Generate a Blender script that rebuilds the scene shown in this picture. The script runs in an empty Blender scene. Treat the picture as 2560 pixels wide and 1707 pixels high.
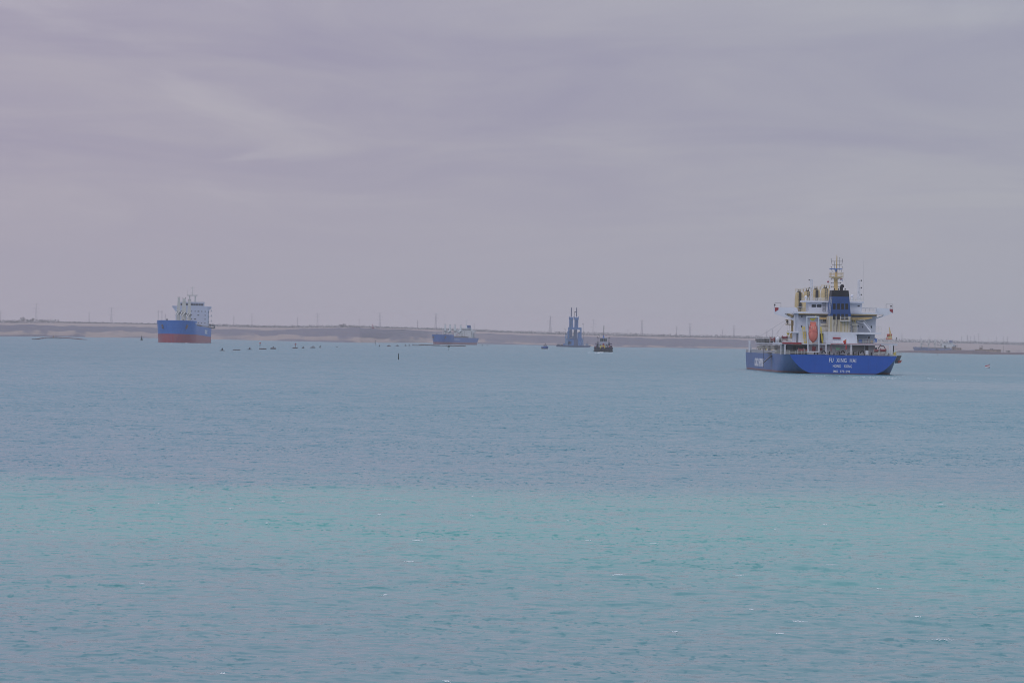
import bpy, math, random
import numpy as np
from mathutils import Matrix, Vector
from mathutils.geometry import tessellate_polygon

sc = bpy.context.scene
COL = sc.collection
R = math.radians
random.seed(7)
rng = np.random.default_rng(11)

# ------------------------------------------------------------------ camera
SRC_W, SRC_H = 2560.0, 1707.0
LENS = 150.0
F = LENS / 36.0 * SRC_W            # focal length in source pixels
CAM_H = 8.0
ROLL = R(1.10)
PITCH = -math.atan(5.5 / F)
fwd = Vector((0, math.cos(PITCH), math.sin(PITCH)))
up0 = Vector((0, -math.sin(PITCH), math.cos(PITCH)))
rgt0 = Vector((1, 0, 0))
rgt = rgt0 * math.cos(ROLL) + up0 * math.sin(ROLL)
upv = up0 * math.cos(ROLL) - rgt0 * math.sin(ROLL)
CAM = Vector((0, 0, CAM_H))
cam_data = bpy.data.cameras.new('camera')
cam = bpy.data.objects.new('camera', cam_data)
COL.objects.link(cam)
cam_data.lens = LENS
cam_data.sensor_width = 36
cam_data.clip_start = 0.5
cam_data.clip_end = 60000
M3 = Matrix((rgt, upv, -fwd)).transposed()
cam.matrix_world = Matrix.Translation(CAM) @ M3.to_4x4()
sc.camera = cam


def ray(x, y):
    return (fwd + rgt * ((x - SRC_W / 2) / F) - upv * ((y - SRC_H / 2) / F)).normalized()


def on_water(x, y, z=0.0):
    d = ray(x, y)
    return CAM + d * ((z - CAM_H) / d.z)


def at_dist(x, y, D):
    d = ray(x, y)
    return CAM + d * (D / d.y)


# ------------------------------------------------------------------ sky, sun, exposure
SUN_EL, SUN_AZ = 44.0, 218.0       # azimuth clockwise from +Y: sun behind the camera, to its left
world = bpy.data.worlds.new('World')
sc.world = world
world.use_nodes = True
wt = world.node_tree
wt.nodes.clear()


class NT:
    """small helper to wire node trees"""
    def __init__(self, tree):
        self.t = tree

    def n(self, typ, _props=None, **ins):
        node = self.t.nodes.new(typ)
        for k, v in (_props or {}).items():
            setattr(node, k, v)
        for k, v in ins.items():
            key = int(k[1:]) if k[0] == '_' and k[1:].isdigit() else k.replace('_', ' ')
            sock = node.inputs[key]
            if isinstance(v, bpy.types.NodeSocket):
                self.t.links.new(v, sock)
            else:
                sock.default_value = v
        return node

    def math(self, op, a, b=0.0, clamp=False):
        m = self.t.nodes.new('ShaderNodeMath')
        m.operation = op
        m.use_clamp = clamp
        for i, v in enumerate((a, b)):
            if isinstance(v, bpy.types.NodeSocket):
                self.t.links.new(v, m.inputs[i])
            else:
                m.inputs[i].default_value = v
        return m.outputs[0]

    def mix(self, fac, a, b, mode='MIX'):
        m = self.t.nodes.new('ShaderNodeMix')
        m.data_type = 'RGBA'
        m.blend_type = mode
        for i, v in ((0, fac), (6, a), (7, b)):
            if isinstance(v, bpy.types.NodeSocket):
                self.t.links.new(v, m.inputs[i])
            else:
                m.inputs[i].default_value = v if i == 0 else (*v[:3], 1)
        return m.outputs[2]

    def ramp(self, fac, a, b):
        m = self.t.nodes.new('ShaderNodeMapRange')
        m.interpolation_type = 'SMOOTHSTEP'
        self.t.links.new(fac, m.inputs[0])
        m.inputs[1].default_value = a
        m.inputs[2].default_value = b
        return m.outputs[0]

    def link(self, a, b):
        self.t.links.new(a, b)


w = NT(wt)
tc = w.n('ShaderNodeTexCoord')
sep = w.n('ShaderNodeSeparateXYZ', Vector=tc.outputs['Generated'])
zpos = w.math('MAXIMUM', sep.outputs['Z'], 0.0)
den = w.math('ADD', zpos, 0.05)
px = w.math('DIVIDE', sep.outputs['X'], den)
py = w.math('DIVIDE', sep.outputs['Y'], den)
plane = w.n('ShaderNodeCombineXYZ', X=px, Y=w.math('MULTIPLY', py, 0.52), Z=0.85)
n1 = w.n('ShaderNodeTexNoise', Vector=plane.outputs[0], Scale=1.25, Detail=8.0, Roughness=0.56, Distortion=0.8)
n2 = w.n('ShaderNodeTexNoise', Vector=plane.outputs[0], Scale=0.42, Detail=4.0, Roughness=0.5, Distortion=0.3)
cl = w.math('ADD', w.math('MULTIPLY', n1.outputs['Fac'], 0.6), w.math('MULTIPLY', n2.outputs['Fac'], 0.4))
cl = w.ramp(cl, 0.32, 0.68)
brk = w.n('ShaderNodeTexNoise', Vector=w.n('ShaderNodeMapping', Vector=plane.outputs[0], Location=(2.7, 0.4, 1.3)).outputs[0], Scale=0.9, Detail=6.0, Roughness=0.55, Distortion=1.2)
brk = w.ramp(brk.outputs['Fac'], 0.54, 0.74)
haze_h = w.ramp(sep.outputs['Z'], 0.002, 0.05)          # cloud contrast fades into the haze near the horizon
cl = w.math('ADD', w.math('MULTIPLY', w.math('SUBTRACT', cl, 0.5), w.math('MULTIPLY', haze_h, 1.0)), 0.5)
cloud = w.mix(cl, (0.338, 0.323, 0.415), (0.422, 0.408, 0.455))
hz = w.ramp(sep.outputs['Z'], 0.0, 0.055)
cloud = w.mix(w.math('MULTIPLY', w.math('MULTIPLY', brk, 0.5), haze_h), cloud, (0.475, 0.465, 0.50))
cloud = w.mix(hz, w.mix(0.72, cloud, (0.390, 0.375, 0.432)), cloud)
# a slightly pinker sky to the left, cooler to the right
tint = w.mix(w.ramp(sep.outputs['X'], -0.16, 0.16), (1.025, 0.975, 1.0), (0.975, 1.02, 1.0))
cloud = w.mix(1.0, cloud, tint, 'MULTIPLY')
# overcast luminance distribution: brighter towards the zenith
lum = w.math('ADD', w.math('MULTIPLY', w.math('MAXIMUM', w.math('SUBTRACT', zpos, 0.07), 0.0), 1.85), 1.055)
cloud = w.mix(1.0, cloud, w.mix(w.ramp(sep.outputs['Z'], 0.025, 0.095), (1, 1, 1), (0.925, 0.93, 0.985)), 'MULTIPLY')
cloud = w.mix(1.0, cloud, w.mix(w.ramp(sep.outputs['Z'], 0.08, 0.30), (1, 1, 1), (0.985, 1.04, 1.02)), 'MULTIPLY')
lumc = w.n('ShaderNodeCombineXYZ', X=lum, Y=lum, Z=lum)
cloud = w.mix(1.0, cloud, lumc.outputs[0], 'MULTIPLY')
sky = w.n('ShaderNodeTexSky', {'sky_type': 'NISHITA', 'sun_disc': False, 'sun_elevation': R(SUN_EL),
                               'sun_rotation': R(SUN_AZ), 'air_density': 1.0, 'dust_density': 3.0})
bg_c = w.n('ShaderNodeBackground', Color=cloud, Strength=1.0)
bg_s = w.n('ShaderNodeBackground', Color=sky.outputs[0], Strength=0.07)
mixw = w.n('ShaderNodeMixShader', Fac=0.05, _1=bg_c.outputs[0], _2=bg_s.outputs[0])
wo = w.n('ShaderNodeOutputWorld', Surface=mixw.outputs[0])

sun_d = bpy.data.lights.new('sun', 'SUN')
sun_d.energy = 0.7
sun_d.angle = R(14)
sun_d.color = (1.0, 0.95, 0.90)
sun = bpy.data.objects.new('sun', sun_d)
COL.objects.link(sun)
sdir = Vector((math.sin(R(SUN_AZ)) * math.cos(R(SUN_EL)), math.cos(R(SUN_AZ)) * math.cos(R(SUN_EL)), math.sin(R(SUN_EL))))
sun.rotation_euler = sdir.to_track_quat('Z', 'Y').to_euler()

sc.view_settings.view_transform = 'Standard'
sc.view_settings.look = 'None'
sc.view_settings.exposure = 0.0
sc.view_settings.gamma = 1.0
sc.view_settings.use_curve_mapping = False
sc.render.engine = 'CYCLES'
sc.cycles.max_bounces = 6
sc.cycles.volume_bounces = 1
sc.cycles.transparent_max_bounces = 8
sc.cycles.caustics_reflective = False
sc.cycles.caustics_refractive = False
sc.cycles.pixel_filter_type = 'BLACKMAN_HARRIS'
sc.cycles.filter_width = 1.0
sc.cycles.adaptive_threshold = 0.004
sc.cycles.use_denoising = True
sc.cycles.denoising_input_passes = 'RGB_ALBEDO_NORMAL'
sc.cycles.denoising_prefilter = 'ACCURATE'


# ------------------------------------------------------------------ materials
def new_mat(name):
    m = bpy.data.materials.new(name)
    m.use_nodes = True
    m.node_tree.nodes.clear()
    return m, NT(m.node_tree)


def finish(m, t, base, rough, normal=None, metallic=0.0, spec=0.5, **kw):
    b = t.n('ShaderNodeBsdfPrincipled')
    for key, v in (('Base Color', base), ('Roughness', rough), ('Metallic', metallic), ('Specular IOR Level', spec)):
        if isinstance(v, bpy.types.NodeSocket):
            t.link(v, b.inputs[key])
        elif key == 'Base Color':
            b.inputs[key].default_value = (*v[:3], 1)
        else:
            b.inputs[key].default_value = v
    for k, v in kw.items():
        b.inputs[k.replace('_', ' ')].default_value = v
    if normal is not None:
        t.link(normal, b.inputs['Normal'])
    o = t.n('ShaderNodeOutputMaterial', Surface=b.outputs[0])
    return b


MATS = {}


def paint(name, col, rough=0.5, dirt=0.25, dirt_col=None, rust=0.0, scale=0.5, streak=0.15, metallic=0.0):
    """weathered paint: mottled tone, vertical dirt streaks and a little rust"""
    if name in MATS:
        return MATS[name]
    m, t = new_mat(name)
    c = t.n('ShaderNodeTexCoord')
    big = t.n('ShaderNodeTexNoise', Vector=c.outputs['Object'], Scale=scale, Detail=5.0, Roughness=0.6)
    mp = t.n('ShaderNodeMapping', Vector=c.outputs['Object'], Scale=(2.2, 2.2, 0.14))
    st = t.n('ShaderNodeTexNoise', Vector=mp.outputs[0], Scale=1.0, Detail=4.0, Roughness=0.65)
    dc = dirt_col or tuple(v * 0.55 + 0.03 for v in col)
    f1 = t.math('MULTIPLY', t.ramp(big.outputs['Fac'], 0.38, 0.75), dirt)
    base = t.mix(f1, col, dc)
    f2 = t.math('MULTIPLY', t.ramp(st.outputs['Fac'], 0.5, 0.78), streak)
    base = t.mix(f2, base, dc)
    if rust > 0:
        f3 = t.math('MULTIPLY', t.ramp(st.outputs['Fac'], 0.60, 0.72), t.math('MULTIPLY', t.ramp(big.outputs['Fac'], 0.45, 0.62), rust))
        base = t.mix(f3, base, (0.16, 0.075, 0.035))
    rr = t.math('ADD', t.math('MULTIPLY', big.outputs['Fac'], 0.25), rough - 0.12)
    finish(m, t, base, rr, metallic=metallic)
    MATS[name] = m
    return m


def hull_paint(name, col, boot, boot_z, dirt=0.35, scale=0.25, fade=None, rust=0.55):
    """hull sides: topside colour above a painted boot-top line at local height boot_z"""
    m, t = new_mat(name)
    c = t.n('ShaderNodeTexCoord')
    s = t.n('ShaderNodeSeparateXYZ', Vector=c.outputs['Object'])
    big = t.n('ShaderNodeTexNoise', Vector=c.outputs['Object'], Scale=scale, Detail=6.0, Roughness=0.62)
    mp = t.n('ShaderNodeMapping', Vector=c.outputs['Object'], Scale=(1.2, 0.9, 0.08))
    st = t.n('ShaderNodeTexNoise', Vector=mp.outputs[0], Scale=1.0, Detail=4.0, Roughness=0.65)
    pale = fade or tuple(v * 0.8 + 0.06 for v in col)
    top = t.mix(t.math('MULTIPLY', t.ramp(big.outputs['Fac'], 0.35, 0.7), dirt), col, pale)
    top = t.mix(t.math('MULTIPLY', t.ramp(st.outputs['Fac'], 0.5, 0.75), 0.35), top, tuple(v * 0.6 for v in col))
    bt = t.mix(t.ramp(st.outputs['Fac'], 0.4, 0.75), boot, tuple(v * 0.75 + 0.07 for v in boot))
    edge = t.math('ADD', s.outputs['Z'], t.math('MULTIPLY', t.math('SUBTRACT', st.outputs['Fac'], 0.5), 0.15))
    base = t.mix(t.ramp(edge, boot_z - 0.05, boot_z + 0.05), bt, top)
    # welded plate seams and rust runs below them
    fr = t.math('FRACT', t.math('MULTIPLY', s.outputs['Y'], 0.105))
    fz = t.math('FRACT', t.math('MULTIPLY', s.outputs['Z'], 0.42))
    seam = t.math('MAXIMUM', t.math('LESS_THAN', fr, 0.018), t.math('LESS_THAN', fz, 0.045))
    base = t.mix(t.math('MULTIPLY', seam, 0.30), base, tuple(v * 0.45 for v in col))
    mr = t.n('ShaderNodeMapping', Vector=c.outputs['Object'], Scale=(0.9, 0.55, 0.05), Location=(5, 2, 1))
    nr_ = t.n('ShaderNodeTexNoise', Vector=mr.outputs[0], Scale=1.0, Detail=5.0, Roughness=0.7)
    base = t.mix(t.math('MULTIPLY', t.ramp(nr_.outputs['Fac'], 0.60, 0.72), rust), base, (0.14, 0.07, 0.05))
    wet = t.ramp(edge, 0.1, 0.5)
    base = t.mix(wet, t.mix(0.5, base, (0.05, 0.045, 0.04)), base)
    finish(m, t, base, 0.45)
    MATS[name] = m
    return m


def flat(name, col, rough=0.6, metallic=0.0):
    if name in MATS:
        return MATS[name]
    return paint(name, col, rough, dirt=0.2, streak=0.08, metallic=metallic)


# ------------------------------------------------------------------ mesh building
def tag(o, label=None, category=None, group=None, kind=None):
    if label:
        o['label'] = label
    if category:
        o['category'] = category
    if group:
        o['group'] = group
    if kind:
        o['kind'] = kind
    return o


def empty(name, matrix=None, label=None, category=None, group=None):
    o = bpy.data.objects.new(name, None)
    COL.objects.link(o)
    if matrix is not None:
        o.matrix_world = matrix
    return tag(o, label, category, group)


class MB:
    """collects shapes and links them as one mesh object"""
    def __init__(self):
        self.v, self.f = [], []

    def add(self, vs, fs):
        k = len(self.v)
        self.v += [tuple(p) for p in vs]
        self.f += [tuple(i + k for i in f) for f in fs]
        return self

    def bx(self, x0, x1, y0, y1, z0, z1):
        x0, x1 = min(x0, x1), max(x0, x1)
        y0, y1 = min(y0, y1), max(y0, y1)
        z0, z1 = min(z0, z1), max(z0, z1)
        vs = [(x0, y0, z0), (x1, y0, z0), (x1, y1, z0), (x0, y1, z0), (x0, y0, z1), (x1, y0, z1), (x1, y1, z1), (x0, y1, z1)]
        return self.add(vs, [(3, 2, 1, 0), (4, 5, 6, 7), (0, 1, 5, 4), (1, 2, 6, 5), (2, 3, 7, 6), (3, 0, 4, 7)])

    def frustum(self, a, z0, b, z1):
        """a, b = (x0,x1,y0,y1) rectangles at z0 and z1"""
        vs = [(a[0], a[2], z0), (a[1], a[2], z0), (a[1], a[3], z0), (a[0], a[3], z0),
              (b[0], b[2], z1), (b[1], b[2], z1), (b[1], b[3], z1), (b[0], b[3], z1)]
        return self.add(vs, [(3, 2, 1, 0), (4, 5, 6, 7), (0, 1, 5, 4), (1, 2, 6, 5), (2, 3, 7, 6), (3, 0, 4, 7)])

    def tube(self, p0, p1, r, r2=None, n=6):
        p0, p1 = Vector(p0), Vector(p1)
        r2 = r if r2 is None else r2
        d = p1 - p0
        if d.length < 1e-6:
            return self
        q = d.to_track_quat('Z', 'Y')
        vs = []
        for p, rr in ((p0, r), (p1, r2)):
            for i in range(n):
                a = 2 * math.pi * (i + 0.5) / n
                vs.append(p + q @ Vector((rr * math.cos(a), rr * math.sin(a), 0)))
        fs = [(i, (i + 1) % n, n + (i + 1) % n, n + i) for i in range(n)]
        fs += [tuple(range(n - 1, -1, -1)), tuple(range(n, 2 * n))]
        return self.add(vs, fs)

    def path(self, pts, r, n=6):
        for a, b in zip(pts[:-1], pts[1:]):
            self.tube(a, b, r, n=n)
        return self

    def bar(self, p0, p1, wdt, hgt=None):
        return self.tube(p0, p1, max(wdt, hgt or wdt) * 0.7071, n=4)

    def poly(self, pts, off):
        """prism: polygon pts (3-D, planar) extruded by vector off"""
        n = len(pts)
        pts = [Vector(p) for p in pts]
        vs = pts + [p + Vector(off) for p in pts]
        fs = [tuple(range(n - 1, -1, -1)), tuple(range(n, 2 * n))]
        fs += [(i, (i + 1) % n, n + (i + 1) % n, n + i) for i in range(n)]
        return self.add(vs, fs)

    def lathe(self, prof, n=12, c=(0, 0, 0), axis='Z'):
        """prof = [(radius, height)], revolved about an axis through c"""
        vs, fs = [], []
        for r_, h in prof:
            for i in range(n):
                a = 2 * math.pi * i / n
                p = (r_ * math.cos(a), r_ * math.sin(a), h)
                if axis == 'X':
                    p = (h, p[0], p[1])
                elif axis == 'Y':
                    p = (p[0], h, p[1])
                vs.append((p[0] + c[0], p[1] + c[1], p[2] + c[2]))
        m = len(prof)
        for j in range(m - 1):
            for i in range(n):
                fs.append((j * n + i, j * n + (i + 1) % n, (j + 1) * n + (i + 1) % n, (j + 1) * n + i))
        fs.append(tuple(range(n - 1, -1, -1)))
        fs.append(tuple((m - 1) * n + i for i in range(n)))
        return self.add(vs, fs)

    def ball(self, c, r, n=10, m=6, sz=1.0):
        prof = [(max(r * math.sin(math.pi * j / m), 0.001 * r), -r * sz * math.cos(math.pi * j / m)) for j in range(m + 1)]
        return self.lathe(prof, n, c)

    def rail(self, pts, h=1.05, step=1.6, r=0.035, rows=3):
        """guard rail along a polyline"""
        for a, b in zip(pts[:-1], pts[1:]):
            a, b = Vector(a), Vector(b)
            n = max(1, round((b - a).length / step))
            for i in range(n + 1):
                p = a.lerp(b, i / n)
                self.tube(p, p + Vector((0, 0, h)), r, n=4)
            for k in range(rows):
                o = Vector((0, 0, h * (k + 1) / rows))
                self.tube(a + o, b + o, r, n=4)
        return self

    def ladder(self, a, b, wv, step=0.4, r=0.04):
        a, b, wv = Vector(a), Vector(b), Vector(wv)
        self.tube(a - wv, b - wv, r, n=4)
        self.tube(a + wv, b + wv, r, n=4)
        n = max(2, int((b - a).length / step))
        for i in range(n + 1):
            p = a.lerp(b, i / n)
            self.tube(p - wv, p + wv, r * 0.8, n=4)
        return self

    def lattice(self, a, b, wa, wb, nseg=6, r=0.05, u=(1, 0, 0), v=(0, 1, 0), ring=True):
        """four-legged lattice mast from a to b, half widths wa and wb"""
        a, b, u, v = Vector(a), Vector(b), Vector(u), Vector(v)
        prev = None
        for i in range(nseg + 1):
            t_ = i / nseg
            c = a.lerp(b, t_)
            h = wa + (wb - wa) * t_
            q = [c + u * h * sx + v * h * sy for sx, sy in ((-1, -1), (1, -1), (1, 1), (-1, 1))]
            if prev:
                for k in range(4):
                    self.tube(prev[k], q[k], r, n=4)
                    self.tube(prev[k], q[(k + 1) % 4], r * 0.6, n=3)
                    self.tube(prev[(k + 1) % 4], q[k], r * 0.6, n=3)
            if ring:
                for k in range(4):
                    self.tube(q[k], q[(k + 1) % 4], r * 0.7, n=3)
            prev = q
        return self

    def build(self, name, mat, parent=None, smooth=False, label=None, kind=None):
        me = bpy.data.meshes.new(name)
        me.from_pydata([tuple(p) for p in self.v], [], self.f)
        me.update()
        if mat is not None:
            me.materials.append(mat)
        if smooth:
            me.polygons.foreach_set('use_smooth', [True] * len(me.polygons))
        o = bpy.data.objects.new(name, me)
        COL.objects.link(o)
        if parent is not None:
            o.parent = parent
        return tag(o, label=label, kind=kind)


def copy_tree(o, parent=None):
    c = o.copy()
    COL.objects.link(c)
    c.parent = parent
    for ch in list(o.children):
        copy_tree(ch, c)
    return c


FONT_ASPECT = {}


def lettering(text, width, height, mat, parent, matrix, name='lettering', label=None, gap=1.0, bold=0.0):
    """flat raised letters, scaled to width x height, centred on the local origin of matrix (x right, y up, z out)"""
    cu = bpy.data.curves.new(name, 'FONT')
    cu.body = text
    cu.extrude = 0.02
    cu.offset = bold
    cu.space_character = gap
    cu.resolution_u = 3
    tmp = bpy.data.objects.new(name + '_tmp', cu)
    COL.objects.link(tmp)
    dg = bpy.context.evaluated_depsgraph_get()
    dg.update()
    me = bpy.data.meshes.new_from_object(tmp.evaluated_get(dg))
    bpy.data.objects.remove(tmp)
    bpy.data.curves.remove(cu)
    co = np.empty(len(me.vertices) * 3)
    me.vertices.foreach_get('co', co)
    co = co.reshape(-1, 3)
    lo, hi = co.min(0), co.max(0)
    co[:, 0] = (co[:, 0] - (lo[0] + hi[0]) / 2) * width / (hi[0] - lo[0])
    co[:, 1] = (co[:, 1] - (lo[1] + hi[1]) / 2) * height / (hi[1] - lo[1])
    me.vertices.foreach_set('co', co.ravel())
    me.update()
    me.materials.clear()
    me.materials.append(mat)
    # one part for each word
    xs_ = np.array([np.mean([co[v, 0] for v in pl.vertices]) for pl in me.polygons])
    words = text.split()
    order = np.sort(np.unique(np.round(co[:, 0], 3)))
    gaps = np.diff(order)
    cuts = sorted(order[i] + gaps[i] / 2 for i in np.argsort(gaps)[::-1][:len(words) - 1])
    for k in range(len(words)):
        lo_ = cuts[k - 1] if k else -1e9
        hi_ = cuts[k] if k < len(cuts) else 1e9
        fsel = [tuple(pl.vertices) for pl, xc in zip(me.polygons, xs_) if lo_ < xc < hi_]
        used = sorted({v for f in fsel for v in f})
        mp_ = {v: i for i, v in enumerate(used)}
        m2 = bpy.data.meshes.new(name)
        m2.from_pydata([tuple(co[v]) for v in used], [], [tuple(mp_[v] for v in f) for f in fsel])
        m2.materials.append(mat)
        o = bpy.data.objects.new(name, m2)
        COL.objects.link(o)
        o.parent = parent
        o.matrix_local = matrix
    bpy.data.meshes.remove(me)


class Frame:
    """local frame of a thing plus the photo window its measurements were read in"""
    def __init__(self, matrix, x0, y0, k):
        self.m = matrix
        self.inv = matrix.inverted()
        self.x0, self.y0, self.k = x0, y0, k
        self.o = self.inv @ CAM

    def xz(self, X, Y, yl):
        d = self.inv.to_3x3() @ ray(self.x0 + X / self.k, self.y0 + Y / self.k)
        p = self.o + d * ((yl - self.o.y) / d.y)
        return p.x, p.z

    def p(self, X, Y, yl):
        x, z = self.xz(X, Y, yl)
        return Vector((x, yl, z))

    def rect(self, X0, Y0, X1, Y1, yl):
        xm, ym = (X0 + X1) / 2, (Y0 + Y1) / 2
        return self.xz(X0, ym, yl)[0], self.xz(X1, ym, yl)[0], self.xz(xm, Y1, yl)[1], self.xz(xm, Y0, yl)[1]

    def box(self, mb, X0, Y0, X1, Y1, yl, depth):
        a, b, c, d = self.rect(X0, Y0, X1, Y1, yl)
        return mb.bx(a, b, yl, yl + depth, c, d)
# ------------------------------------------------------------------ water
def wave_set():
    ws = []
    g = np.random.default_rng(5)
    n = 96
    lam = np.geomspace(0.40, 14.0, n) * g.uniform(0.96, 1.04, n)
    for L in lam:
        k = 2 * math.pi / L
        spread = 0.95 if L < 2.5 else 0.55
        th = math.radians(258) + g.normal(0, spread)      # mostly running towards the camera, a little across
        steep = 0.0095 * math.exp(-((math.log(L / 4.5)) / 0.9) ** 2) + 0.026 * math.exp(-((math.log(L / 0.8)) / 0.75) ** 2)
        ws.append((k * math.cos(th), k * math.sin(th), steep / k, g.uniform(0, 6.283), L))
    return ws


WAVES = wave_set()


def gust(x, y):
    return (1.0 + 0.28 * np.sin(x * 0.021 + y * 0.013 + 1.0) * np.sin(y * 0.031 - x * 0.012 + 0.4)
            + 0.2 * np.sin(x * 0.11 + 0.6) * np.sin(y * 0.052 + x * 0.03))


def water_disp(x, y, sp):
    """displacement of the water at world x, y where the sheet's spacing is sp"""
    dz = np.zeros_like(x)
    dx = np.zeros_like(x)
    dy = np.zeros_like(x)
    for kx, ky, a, ph, L in WAVES:
        att = np.clip((L / sp - 2.2) / 2.5, 0, 1)
        if not np.any(att > 0):
            continue
        k = math.hypot(kx, ky)
        arg = kx * x + ky * y + ph
        s = np.sin(arg)
        c = np.cos(arg)
        dz += a * att * c
        dx -= a * att * s * kx / k * 0.85
        dy -= a * att * s * ky / k * 0.85
    g_ = gust(x, y)
    return dx * g_, dy * g_, dz * g_


KR, KC = 0.0013, 0.00085
rows = [22.0]
while rows[-1] < 82:
    rows.append(rows[-1] * 1.02)
while rows[-1] < 620:
    rows.append(rows[-1] * (1 + KR))
while rows[-1] < 1500:
    rows.append(rows[-1] * (1 + KR * 2.0))
while rows[-1] < 12800:
    rows.append(rows[-1] * (1 + KR * 4))
rows = np.array(rows)
cols = list(np.arange(0, 0.150, KC))
st_ = KC
while cols[-1] < 1.25:
    st_ *= 1.16
    cols.append(cols[-1] + st_)
cols = np.array(cols)
cols = np.concatenate([-cols[:0:-1], cols])
tanc = np.tan(cols)
X = rows[:, None] * tanc[None, :]
Y = np.repeat(rows[:, None], len(cols), 1)
X = np.clip(X, -7600, 7600)
dcol = np.gradient(cols)
sp = np.maximum(rows[:, None] * dcol[None, :], np.gradient(rows)[:, None] * 0.8)
near = rows < 2600
DX = np.zeros_like(X); DY = np.zeros_like(X); DZ = np.zeros_like(X)
DX[near], DY[near], DZ[near] = water_disp(X[near], Y[near], sp[near])
P = np.stack([X + DX, Y + DY, DZ], -1).reshape(-1, 3)
nr, nc = X.shape
idx = np.arange(nr * nc).reshape(nr, nc)
quads = np.stack([idx[:-1, :-1], idx[:-1, 1:], idx[1:, 1:], idx[1:, :-1]], -1).reshape(-1, 4)
me = bpy.data.meshes.new('water')
me.vertices.add(len(P))
me.vertices.foreach_set('co', P.astype(np.float32).ravel())
me.loops.add(quads.size)
me.loops.foreach_set('vertex_index', quads.astype(np.int32).ravel())
me.polygons.add(len(quads))
me.polygons.foreach_set('loop_start', np.arange(0, quads.size, 4, dtype=np.int32))
me.polygons.foreach_set('loop_total', np.full(len(quads), 4, dtype=np.int32))
me.polygons.foreach_set('use_smooth', np.ones(len(quads), dtype=bool))
me.update(calc_edges=True)
m, t = new_mat('sea_water')
geo = t.n('ShaderNodeNewGeometry')
s = t.n('ShaderNodeSeparateXYZ', Vector=geo.outputs['Position'])
dn = t.n('ShaderNodeTexNoise', Vector=geo.outputs['Position'], Scale=0.02, Detail=5.0, Roughness=0.65)
yy = t.math('ADD', s.outputs['Y'], t.math('MULTIPLY', t.math('SUBTRACT', dn.outputs['Fac'], 0.5), 110.0))
# shallow milky turquoise over the bank in front, deeper blue-grey water in the channel beyond it
shoal = t.math('SUBTRACT', t.math('MULTIPLY', t.ramp(yy, 96.0, 190.0), t.math('SUBTRACT', 1.0, t.ramp(yy, 190.0, 262.0))), 0.0)
far = t.ramp(yy, 500.0, 1500.0)
deep = t.mix(far, (0.050, 0.182, 0.228), (0.044, 0.165, 0.208))
nearc = (0.057, 0.196, 0.218)
base = t.mix(t.ramp(yy, 190.0, 240.0), nearc, deep)
base = t.mix(shoal, base, (0.078, 0.300, 0.275))
mp = t.n('ShaderNodeMapping', Vector=geo.outputs['Position'], Rotation=(0, 0, R(-10)), Scale=(0.55, 1.0, 1.0))
v1 = t.n('ShaderNodeTexNoise', Vector=mp.outputs[0], Scale=2.6, Detail=3.0, Roughness=0.6)
v2 = t.n('ShaderNodeTexNoise', Vector=mp.outputs[0], Scale=0.55, Detail=2.0, Roughness=0.5)
# ripples too small for the mesh tilt the surface directly
farw = t.ramp(s.outputs['Y'], 300.0, 1200.0)
a1 = t.n('ShaderNodeVectorMath', {'operation': 'SUBTRACT'}, _0=v1.outputs['Color'], _1=(0.5, 0.5, 0.5))
a2 = t.n('ShaderNodeVectorMath', {'operation': 'SUBTRACT'}, _0=v2.outputs['Color'], _1=(0.5, 0.5, 0.5))
a1 = t.n('ShaderNodeVectorMath', {'operation': 'MULTIPLY'}, _0=a1.outputs[0], _1=(0.55, 0.55, 0.0))
a2 = t.n('ShaderNodeVectorMath', {'operation': 'MULTIPLY'}, _0=a2.outputs[0], _1=(0.55, 0.55, 0.0))
a2s = t.n('ShaderNodeVectorMath', {'operation': 'SCALE'}, _0=a2.outputs[0], Scale=t.math('ADD', 0.25, t.math('MULTIPLY', farw, 0.75)))
ns = t.n('ShaderNodeVectorMath', {'operation': 'ADD'}, _0=a1.outputs[0], _1=a2s.outputs[0])
# steep little lee faces of the wind chop, gathered in groups, all leaning down-wind
mpf = t.n('ShaderNodeMapping', Vector=geo.outputs['Position'], Rotation=(0, 0, R(-9)), Scale=(1.25, 0.62, 1.0))
f1 = t.n('ShaderNodeTexNoise', Vector=mpf.outputs[0], Scale=3.0, Detail=2.0, Roughness=0.55, Distortion=0.4)
f2 = t.n('ShaderNodeTexNoise', Vector=mpf.outputs[0], Scale=1.25, Detail=3.0, Roughness=0.6, Distortion=0.6)
gr = t.n('ShaderNodeTexNoise', Vector=geo.outputs['Position'], Scale=0.09, Detail=4.0, Roughness=0.65)
grf = t.math('ADD', 0.35, t.math('MULTIPLY', t.ramp(gr.outputs['Fac'], 0.38, 0.66), 0.95))
face = t.math('ADD', t.math('MULTIPLY', t.ramp(f1.outputs['Fac'], 0.565, 0.68), 0.32), t.math('MULTIPLY', t.ramp(f2.outputs['Fac'], 0.585, 0.70), 0.36))
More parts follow.
